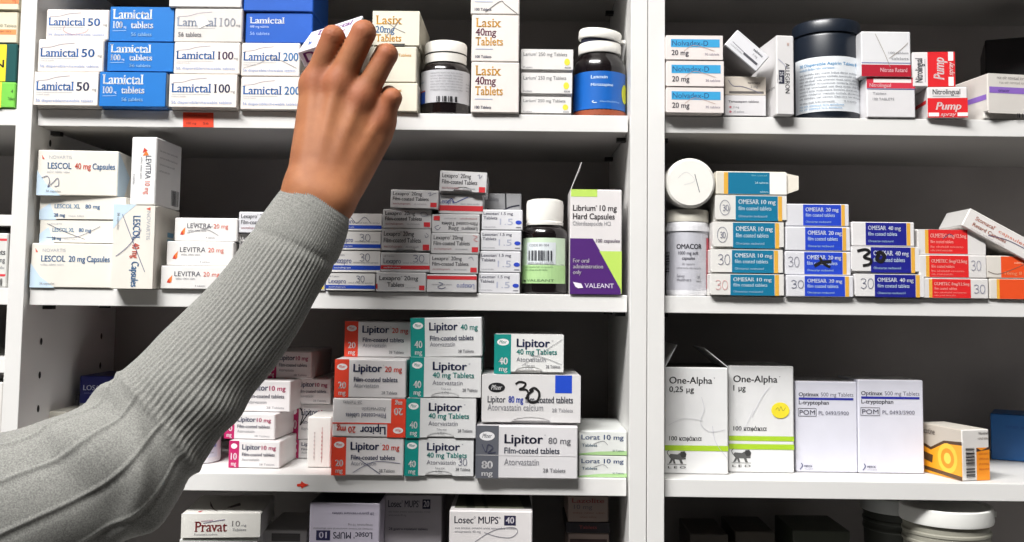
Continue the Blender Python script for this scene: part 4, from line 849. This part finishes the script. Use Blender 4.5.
b = MB(); vs, fs = ribbon(smooth_line([(.004,.008),(.006,.0),(.0085,-.009)]), .0007); b.add([(x, -y, -.0002) for x, y in vs], fs, ink((96,96,104)))
vs, fs = ribbon(smooth_line([(-.012,.004),(-.004,.01),(.004,.002),(-.006,-.002)]), .0003); b.add([(x, -y, -.0002) for x, y in vs], fs, ink((200,200,204)))
b.build('pen_scribble', o2)

# white tub half behind the forearm
o, r = bottle('white tub with a pale blue mark, mostly hidden behind the forearm', 172, 220, .05, SH3, 'plastic_tub', 'tub')
lpart(o, 'tub_body', pts(r, [(.92,0),(1,.002),(1,.034),(.97,.037)]), mat((222,224,228), .4, .1, .02, 40, kind='white_plastic'))
lpart(o, 'lid', pts(r, [(.97,.037),(1.03,.037),(1.03,.046),(1,.0475),(0,.0475)]), CAPW)
wrap(o, 'label', r, .006, .03, -40, 75, (206,214,226), [Q(.4,.3,.95,.6,(120,150,200)), tiny(.3,.9,.85,12,GR,.08)])

# round tubs on the bottom shelf
TUB = mat((150, 148, 136), .5, .05, .04, 40, kind='frosted_plastic'); LIDW = mat((232,232,228), .4, .1, .02, 40, kind='white_plastic')
def tub(label, x0, x1, yf, yt, mtb):
    o, r = bottle(label, x0, x1, yf, SH4, 'plastic_tub', 'tub', 'round tubs on the bottom shelf')
    h = zpx((x0+x1)/2, yt, o.location.y-r)-SH4
    lpart(o, 'tub_body', pts(r, [(.84,0),(.86,.002),(.93,h-.016),(.95,h-.016)]+[(.95 if k % 2 else .965, h-.016+.0008*k) for k in range(3)]), mtb)
    gr = lpart(o, 'grip_ridges', pts(r, [(.93,h-.034),(.955,h-.033),(.955,h-.031),(.935,h-.03),(.935,h-.026),(.958,h-.025),(.958,h-.023),(.93,h-.022)]), mtb)
    l = lpart(o, 'lid', pts(r, [(.96,h-.0145),(1.0,h-.0145),(1.015,h-.012),(1.0,h-.001),(.97,h),(.93,h-.0003),(.92,h-.002),(0,h-.002)]), LIDW if mtb is TUB else mat((196,198,196), .5, 0, .04, 40, kind='frosted_plastic'))
    t = MB(); t.box((r*1.0,-.004,h-.011), (r*1.0+.005,.004,h-.006), LIDW); t.build('pull_tab', l)
    return o
tub('round white-lidded frosted tub at the front of the bottom shelf', 901.5, 990, .004, 513, TUB)
tub('round grey-lidded dark tub behind the white-lidded one on the bottom shelf', 862, 936, .092, 502, mat((70,72,66), .5, .05, .04, 40, kind='dark_frosted_plastic'))
s = stack(SH4)
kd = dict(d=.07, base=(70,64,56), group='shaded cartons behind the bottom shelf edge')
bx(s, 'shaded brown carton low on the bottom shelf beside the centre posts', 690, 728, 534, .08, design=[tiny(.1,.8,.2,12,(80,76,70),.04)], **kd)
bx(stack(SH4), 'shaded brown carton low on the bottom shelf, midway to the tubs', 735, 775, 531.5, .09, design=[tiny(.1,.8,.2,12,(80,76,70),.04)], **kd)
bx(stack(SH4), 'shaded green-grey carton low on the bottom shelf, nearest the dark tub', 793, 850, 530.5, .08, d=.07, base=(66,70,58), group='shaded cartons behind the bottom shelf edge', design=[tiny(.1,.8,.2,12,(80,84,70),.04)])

# ------------------------------------------------------------------ tags stuck to the shelf edges
def sticker(name, label, cat, poly, Y, rgb, design=()):
    p = [U(x, y, Y) for x, y in poly]; c = sum(p, Vector())/len(p)
    b = MB(); n = len(p); q = [v-c for v in p]; q2 = [v+Vector((0, .0002, 0)) for v in q]
    b.add(q+q2, [tuple(range(n)), tuple(range(n, 2*n))[::-1]]+[(i, (i+1) % n, (i+1) % n+n, i+n) for i in range(n)], mat(rgb, .5, 0, .04, 90, kind='sticker_paper'))
    o = b.build(name); o.location = c; tag(o, label, cat)
    if design:
        w = max(v.x for v in q)-min(v.x for v in q); h = max(v.z for v in q)-min(v.z for v in q)
        draw(o, design, w, h, lambda u, v, k: (-w/2+u*w, -.0001-k*STEP, h/2-v*h))
    return o
sticker('shelf_tag', 'orange-red price tag on the top shelf edge below the blue cartons', 'price tag', [(183,112.3),(213.5,112.8),(213.5,127.3),(183,126.8)], .0076, (226,66,32), [tiny(.12,.8,.25,12,(150,40,24),.12), T('100 mg', .12, .44, .82, .16, (140,36,22)), T('56', .66, .84, .82, .16, (140,36,22))])
sticker('arrow_sticker', 'tiny red arrow sticker on the edge of the third shelf', 'sticker', [(297,484),(300.5,483.6),(301.5,481),(304,483.4),(309,484.8),(304,486.8),(301.8,488.6),(300.5,486.4),(297,486.4)], .0076, (222,58,36))
# ------------------------------------------------------------------ the reaching arm
def V3(px, py, Y): return np.array(U(px, py, Y))
def cap_(p, a, b, ra, rb):
    ab = b-a; t = np.clip(((p-a)@ab)/(ab@ab), 0, 1)
    return np.linalg.norm(p-(a+t[..., None]*ab), axis=-1)-(ra+(rb-ra)*t)
def smin(a, b, k):
    h = np.clip(.5+.5*(b-a)/k, 0, 1); return b+(a-b)*h-k*h*(1-h)
def smax(a, b, k): return -smin(-a, -b, k)
def chain(p, pts_, rs, k=.004):
    d = None
    for i in range(len(pts_)-1):
        c = cap_(p, pts_[i], pts_[i+1], rs[i], rs[i+1]); d = c if d is None else smin(d, c, k)
    return d
WR = [V3(305, 190, -.104), V3(333, 202, -.102)]          # wrist, thumb side and little-finger side
MCP = [V3(315.5, 84, -.082), V3(339, 83, -.087), V3(362, 98, -.084), V3(381, 121, -.076)]
# knuckle, middle joint, end joint, tip of every finger
FING = [
    ([MCP[0], V3(333, 36.5, -.092), V3(336, 38, -.071), V3(336, 50, -.056)], [.0116, .0095, .0082, .0070]),
    ([MCP[1], V3(363.5, 32.5, -.094), V3(362, 33, -.071), V3(357, 45, -.054)], [.0120, .0104, .0086, .0074]),
    ([MCP[2], V3(387, 54.5, -.088), V3(384, 53, -.066), V3(377, 62, -.052)], [.0114, .0092, .0080, .0070]),
    ([MCP[3], V3(392, 98, -.084), V3(389, 94, -.064), V3(384, 98, -.052)], [.0104, .0084, .0072, .0062])]
THUMB = ([V3(311, 166, -.086), V3(311, 130, -.064), V3(315, 101, -.046), V3(322, 77, -.036)], [.0130, .0112, .0096, .0080])
FORE = ([V3(318, 200, -.103), V3(284, 262, -.108), V3(229, 339, -.123), V3(172, 415, -.142)], [.0190, .0210, .0235, .026])
def body_sdf(p):
    palm = None
    for i, m_ in enumerate(MCP):
        t = i/3; w_ = WR[0]*(1-t)+WR[1]*t
        c = cap_(p, w_, m_+np.array([0, .004, 0]), .0150, [.0135, .0135, .013, .0118][i])
        palm = c if palm is None else smin(palm, c, .012)
    palm = smin(palm, cap_(p, V3(312, 165, -.085), V3(318, 112, -.066), .0145, .012), .012)        # ball of the thumb
    palm = smin(palm, cap_(p, V3(349, 185, -.086), V3(376, 138, -.066), .0125, .012), .012)        # heel under the little finger
    for i, m_ in enumerate(MCP):                                                                      # knuckles and tendons
        palm = smin(palm, np.linalg.norm(p-(m_+np.array([0, -.0028, -.001])), axis=-1)-[.0096, .0098, .0094, .0082][i], .010)
        t = i/3; w_ = (WR[0]*(1-t)+WR[1]*t)*.75+m_*.25
        tend = cap_(p, w_+np.array([0, -.0108, 0]), m_+np.array([0, -.0088, 0]), .0010, .0024)
        palm = smin(palm, tend, .007)
    fore = smin(smin(chain(p, *FORE, k=.01), cap_(p, WR[0], FORE[0][1], .0150, .019), .01), cap_(p, WR[1], FORE[0][1], .0150, .019), .01)
    d = smin(palm, fore, .015)
    fd = None
    for pts_, rs in FING:
        c = chain(p, pts_, rs, .0015)
        fd = c if fd is None else smin(fd, c, .0012)
    d = smin(d, fd, .0065)
    d = smin(d, chain(p, *THUMB), .007)
    # skin creases over the bent joints and the knuckle of the wrist
    for pts_, rs in FING:
        ax = (pts_[1]-pts_[0]); ax /= np.linalg.norm(ax)
        s_ = (p-pts_[1])@ax; near = np.exp(-(np.linalg.norm(p-pts_[1]-np.array([0, -.008, 0]), axis=-1)/.010)**2)
        d = d+near*.00035*np.cos(s_*2*math.pi/.0030)
    return d
def nets(sdf, lo, hi, h):
    n = [int((hi[i]-lo[i])/h)+2 for i in range(3)]
    ax = [lo[i]+h*np.arange(n[i]) for i in range(3)]
    val = np.empty(n, dtype=np.float32)
    yy, zz = np.meshgrid(ax[1], ax[2], indexing='ij')
    for i in range(n[0]):
        val[i] = sdf(np.stack([np.full_like(yy, ax[0][i]), yy, zz], -1))
    ins = val < 0
    cell = np.zeros([k-1 for k in n], dtype=np.int8); acc = np.zeros([k-1 for k in n]+[3]); cnt = np.zeros([k-1 for k in n])
    def sl(o): return tuple(slice(o[i], n[i]-1+o[i]) for i in range(3))
    cs = [(i, j, k) for i in (0,1) for j in (0,1) for k in (0,1)]
    for a in cs:
        for d in range(3):
            if a[d]: continue
            b = list(a); b[d] = 1; b = tuple(b)
            va, vb = val[sl(a)], val[sl(b)]; x = (va < 0) != (vb < 0)
            t = np.where(x, va/np.where(x, va-vb, 1), 0)
            for e in range(3): acc[..., e] += np.where(x, a[e]+(t if e == d else 0), 0)
            cnt += x
    act = cnt > 0
    idx = -np.ones(act.shape, dtype=np.int64); idx[act] = np.arange(act.sum())
    w = np.argwhere(act)
    verts = np.array(lo)+h*(w+acc[act]/cnt[act][:, None])
    faces = []
    for d in range(3):
        e1, e2 = (d+1) % 3, (d+2) % 3
        o = [slice(0, n[i]-1) for i in range(3)]; o[e1] = slice(1, n[e1]-1); o[e2] = slice(1, n[e2]-1)
        b = list(o); b[d] = slice(1, n[d])
        ia, ib = ins[tuple(o)], ins[tuple(b)]
        for flip, mask in ((0, ia & ~ib), (1, ~ia & ib)):
            q = np.argwhere(mask); q[:, e1] += 1; q[:, e2] += 1
            def at(x, y):
                r = q.copy(); r[:, e1] -= x; r[:, e2] -= y; return idx[r[:, 0], r[:, 1], r[:, 2]]
            f = np.stack([at(1,1), at(0,1), at(0,0), at(1,0)], 1)
            faces.append(f[:, ::-1] if flip else f)
    return verts, np.concatenate(faces)
lo = np.array([FORE[0][3][0]-.045, -.195, FORE[0][3][2]-.045]); hi = np.array([MCP[3][0]+.035, -.012, FING[1][0][1][2]+.02])
vs, fs = nets(body_sdf, lo, hi, .0017)
me = bpy.data.meshes.new('person'); me.from_pydata(vs.tolist(), [], fs.tolist())
for p in me.polygons: p.use_smooth = True
pc = vs.mean(axis=0)
me.transform(Matrix.Translation(-Vector(pc))); me.update()
person = link('person', me); person.location = pc
tag(person, 'person in a grey ribbed sweater reaching an arm up to grip a carton', 'person')
SK = bpy.data.materials.new('skin'); SK.use_nodes = True; nt = SK.node_tree; b = nt.nodes['Principled BSDF']
tc = nt.nodes.new('ShaderNodeTexCoord'); nz = nt.nodes.new('ShaderNodeTexNoise'); nz.inputs['Scale'].default_value = 38; nz.inputs['Detail'].default_value = 5
rp = nt.nodes.new('ShaderNodeValToRGB'); rp.color_ramp.elements[0].position = .32; rp.color_ramp.elements[1].position = .68
rp.color_ramp.elements[0].color = (*lin((138, 86, 56)), 1); rp.color_ramp.elements[1].color = (*lin((164, 108, 73)), 1)
nt.links.new(tc.outputs['Object'], nz.inputs['Vector']); nt.links.new(nz.outputs['Fac'], rp.inputs['Fac'])
last = rp.outputs['Color']
for q_, rad in [(m_, .012) for m_ in MCP]+[(f[0][1], .013) for f in FING]:              # the redder skin of the knuckles
    vd = nt.nodes.new('ShaderNodeVectorMath'); vd.operation = 'DISTANCE'; vd.inputs[1].default_value = tuple(q_-pc+np.array([0, -.01, 0]))
    nt.links.new(tc.outputs['Object'], vd.inputs[0])
    mr = nt.nodes.new('ShaderNodeMapRange'); mr.inputs['From Min'].default_value = 0; mr.inputs['From Max'].default_value = rad*1.6; mr.inputs['To Min'].default_value = .5; mr.inputs['To Max'].default_value = 0
    nt.links.new(vd.outputs['Value'], mr.inputs['Value'])
    mx = nt.nodes.new('ShaderNodeMix'); mx.data_type = 'RGBA'; nt.links.new(mr.outputs['Result'], mx.inputs[0]); nt.links.new(last, mx.inputs[6]); mx.inputs[7].default_value = (*lin((150, 80, 58)), 1)
    last = mx.outputs[2]
nt.links.new(last, b.inputs['Base Color'])
n2 = nt.nodes.new('ShaderNodeTexNoise'); n2.inputs['Scale'].default_value = 420; n2.inputs['Detail'].default_value = 2
bp = nt.nodes.new('ShaderNodeBump'); bp.inputs['Strength'].default_value = .25; bp.inputs['Distance'].default_value = .0006
nt.links.new(tc.outputs['Object'], n2.inputs['Vector']); nt.links.new(n2.outputs['Fac'], bp.inputs['Height']); nt.links.new(bp.outputs['Normal'], b.inputs['Normal'])
b.inputs['Roughness'].default_value = .62; b.inputs['Specular IOR Level'].default_value = .3; b.inputs['Subsurface Weight'].default_value = .12; b.inputs['Subsurface Radius'].default_value = (.006, .002, .001); b.inputs['Subsurface Scale'].default_value = 1
me.materials.append(SK)

# sleeve: a ribbed knitted tube through left/right outline points and a depth
STN = [((289,182),(348,211),-.102), ((279,194),(348,228),-.103), ((266,212),(341,250),-.105), ((240,250),(326,280),-.109), ((210,287),(305,318),-.114), ((180,320),(279,356),-.121),
       ((152,345),(249,401),-.130), ((121,373),(219,441),-.141), ((94,400),(187,482),-.152), ((68,413),(163,517),-.160), ((42,420),(120,545),-.166), ((8,431),(75,565),-.174), ((-40,443),(15,600),-.184), ((-110,468),(-60,655),-.20), ((-210,500),(-170,715),-.225)]
def cr(a, i, t):
    g = lambda k: a[max(0, min(len(a)-1, k))]
    p0, p1, p2, p3 = g(i-1), g(i), g(i+1), g(i+2)
    return .5*((2*p1)+(-p0+p2)*t+(2*p0-5*p1+4*p2-p3)*t*t+(-p0+3*p1-3*p2+p3)*t**3)
LP = np.array([V3(*a, y) for a, b_, y in STN]); RP = np.array([V3(*b_, y) for a, b_, y in STN])
NA, SUB = 300, 16
ctr, side = [], []
for i in range(len(STN)-1):
    for j in range(SUB):
        l = cr(LP, i, j/SUB); r_ = cr(RP, i, j/SUB); ctr.append((l+r_)/2); side.append((r_-l)/2)
ctr.append((LP[-1]+RP[-1])/2); side.append((RP[-1]-LP[-1])/2)
ctr, side = np.array(ctr), np.array(side); NR = len(ctr)
arc = np.concatenate([[0], np.cumsum(np.linalg.norm(np.diff(ctr, axis=0), axis=1))])
vs = []; th = np.arange(NA)*2*math.pi/NA
iel = int(SUB*7.3)                                                # the ring of the elbow seam
sc_ = arc[iel]
for i in range(NR):
    c, s_ = ctr[i], side[i]; hw = np.linalg.norm(s_); ex = s_/hw
    tang = ctr[min(NR-1, i+1)]-ctr[max(0, i-1)]; tang /= np.linalg.norm(tang)
    ey = np.cross(ex, tang); ey /= np.linalg.norm(ey)
    if ey[1] > 0: ey = -ey                                 # towards the viewer
    a_ = arc[i]; r_ = np.ones(NA)
    dist = np.full(NA, 0.0)
    cuff = 1/(1+math.exp(-(a_-.050)/.004))                 # fine knit first, ribs beyond
    el = 1/(1+math.exp((a_-sc_-.012*0)/.004))
    skew = .010*np.cos(th)+.004                                 # the seam runs aslant
    elv = 1/(1+np.exp((a_-sc_-skew)/.0025))
    dist += .00055*np.cos(th*62)*cuff*elv
    dist += .00022*np.cos(th*100)*(1-cuff)
    dist += .0003*np.cos(a_*2*math.pi/.0032)*(1-cuff)*.5
    dist += .0020*np.exp(-((a_-sc_-skew)/.0030)**2)-.0014*np.exp(-((a_-sc_-skew-.008)/.005)**2)        # raised seam ring at the elbow
    dist -= .0013*np.exp(-((a_-.047)/.004)**2)             # where the turned cuff ends
    dist += .0011*math.exp(-(a_/.004)**2)                  # rolled hem
    up = 1-elv                                             # upper arm: lengthwise panel seams
    for t0 in (2.55, 1.95, 1.35, .75): dist += up*(.0010*np.exp(-((th-t0)/.025)**2)-.0006*np.exp(-((th-t0+.08)/.06)**2))
    dist += up*.0008*np.cos(a_*2*math.pi/.0042)*.25
    # soft folds
    f = .0045*np.sin(a_*95+2.2*np.sin(th*1.0+.6)+1.0)*np.exp(-((a_-sc_-.045)/.055)**2)*np.clip(np.sin(th*1.0), .12, 1)
    f += .0022*np.sin(a_*130+3*np.cos(th))*np.exp(-((a_-sc_+.03)/.03)**2)*np.clip(np.cos(th), 0, 1)
    f += .0035*np.exp(-((a_-sc_-.055-.05*np.cos(th+.8))/.010)**2)
    f += .006*np.exp(-((a_-sc_-.055)/.010)**2)*np.exp(-((th-.25)/.35)**2)
    f += .0012*np.sin(a_*60+th*2)
    dist += f*(1-math.exp(-(a_/.05)**2))
    dep = .80
    bow = -ex*0
    hem = tang*0
    pr = c+np.outer(np.cos(th)*(hw+dist), ex)+np.outer(np.sin(th)*(hw*dep+dist), ey)
    if i < SUB*2:                                          # the cuff opening sits aslant and bows
        w_ = (1-i/(SUB*2)); pr += np.outer((-.004*np.sin(th)+.0*np.cos(th))*w_, tang)
    vs.append(pr)
rings = [v for v in vs]
inner = [ctr[0]+(rings[0]-ctr[0])*.93, ctr[4]+(rings[4]-ctr[4])*.90, ctr[20]+(rings[20]-ctr[20])*.88]
rings = inner[::-1]+rings
allv = np.concatenate(rings); fs = []
for i in range(len(rings)-1):
    for k in range(NA):
        k2 = (k+1) % NA; fs.append((i*NA+k, i*NA+k2, (i+1)*NA+k2, (i+1)*NA+k))
fs.append(tuple((len(rings)-1)*NA+k for k in range(NA)))
KN = bpy.data.materials.new('heather_knit'); KN.use_nodes = True; nt = KN.node_tree; b = nt.nodes['Principled BSDF']
tc = nt.nodes.new('ShaderNodeTexCoord'); nz = nt.nodes.new('ShaderNodeTexNoise'); nz.inputs['Scale'].default_value = 900; nz.inputs['Detail'].default_value = 4
rp = nt.nodes.new('ShaderNodeValToRGB'); rp.color_ramp.elements[0].position = .3; rp.color_ramp.elements[1].position = .7
rp.color_ramp.elements[0].color = (*lin((102, 102, 99)), 1); rp.color_ramp.elements[1].color = (*lin((144, 144, 139)), 1)
nt.links.new(tc.outputs['Object'], nz.inputs['Vector']); nt.links.new(nz.outputs['Fac'], rp.inputs['Fac']); nt.links.new(rp.outputs['Color'], b.inputs['Base Color'])
bp = nt.nodes.new('ShaderNodeBump'); bp.inputs['Strength'].default_value = .35; bp.inputs['Distance'].default_value = .0006
nt.links.new(nz.outputs['Fac'], bp.inputs['Height']); nt.links.new(bp.outputs['Normal'], b.inputs['Normal'])
b.inputs['Roughness'].default_value = .95; b.inputs['Sheen Weight'].default_value = .2
me = bpy.data.meshes.new('sleeve'); me.from_pydata((allv-pc).tolist(), [], fs)
for p in me.polygons: p.use_smooth = True
me.materials.append(KN); me.update()
sl = link('sleeve', me, person); sl['label'] = 'grey ribbed sweater sleeve'
bm = bmesh.new(); bm.from_mesh(me); bmesh.ops.recalc_face_normals(bm, faces=bm.faces); bm.to_mesh(me); bm.free()

# the carton in the hand
PURP = (110, 50, 120)
fr_ = ray(333, 40).normalized(); rr_ = CR; ur_ = rr_.cross(fr_).normalized(); rr_ = fr_.cross(ur_)
B3 = lambda x, y, z: rr_*x+fr_*y+ur_*z
sv = B3(-17, -66, -25).normalized(); ax_ = B3(52, -14, 18); ax_ = (ax_-sv*ax_.dot(sv)).normalized(); tv = ax_.cross(sv)
if tv.z > 0: tv = -tv                                       # ax_ along the print, sv down the top face, tv down the front face
Lc, hel, dep_ = .054, .052, .0155
o = carton('white carton with purple lettering held in the fingers', Lc, hel, dep_, (0,0,0), base=(232,226,236), faces={'r': (60,110,120), 'b': (226,216,228)},
    design=[T('Lamictal', .2, .86, .36, .26, PURP, 'sB'), T('2 mg', .55, .8, .68, .22, (170,60,110), 'b'), L([(.5,.5),(.28,.75),(.12,.6),(.1,.3),(.22,.08)], .0008, (110,120,180)), T('tablets', .4, .8, .86, .12, PURP, 'b'), T('5', .12, .2, .8, .16, (70,110,180), 'b'), L([(.02,.9),(.98,.9)], .0003, (190,180,200)), tiny(.05,.3,.97,10,(90,130,190),.05)])
bl = MB()
V_, F_, xa, xb = text_geo('DISP', 'B')
bl.add([(-Lc/2+Lc*(.08+.6*(x-xa)/(xb-xa)), -dep_/2+dep_*(.18+.6*y/CAP), -.00015) for x, y in V_], F_, ink((120,40,110)))
bl.build('lettering', o)
# local x = along the print, local -z = sv, local -y = outward normal of the printed top face
nn = -tv; zz = -sv; yy = -nn; xx = yy.cross(zz)
mw = Matrix(((xx.x, yy.x, zz.x), (xx.y, yy.y, zz.y), (xx.z, yy.z, zz.z))).to_4x4()
near_left = U(297, 52, -.037)
o.matrix_world = Matrix.Translation(near_left + xx*(Lc/2) - nn*(dep_/2)) @ mw
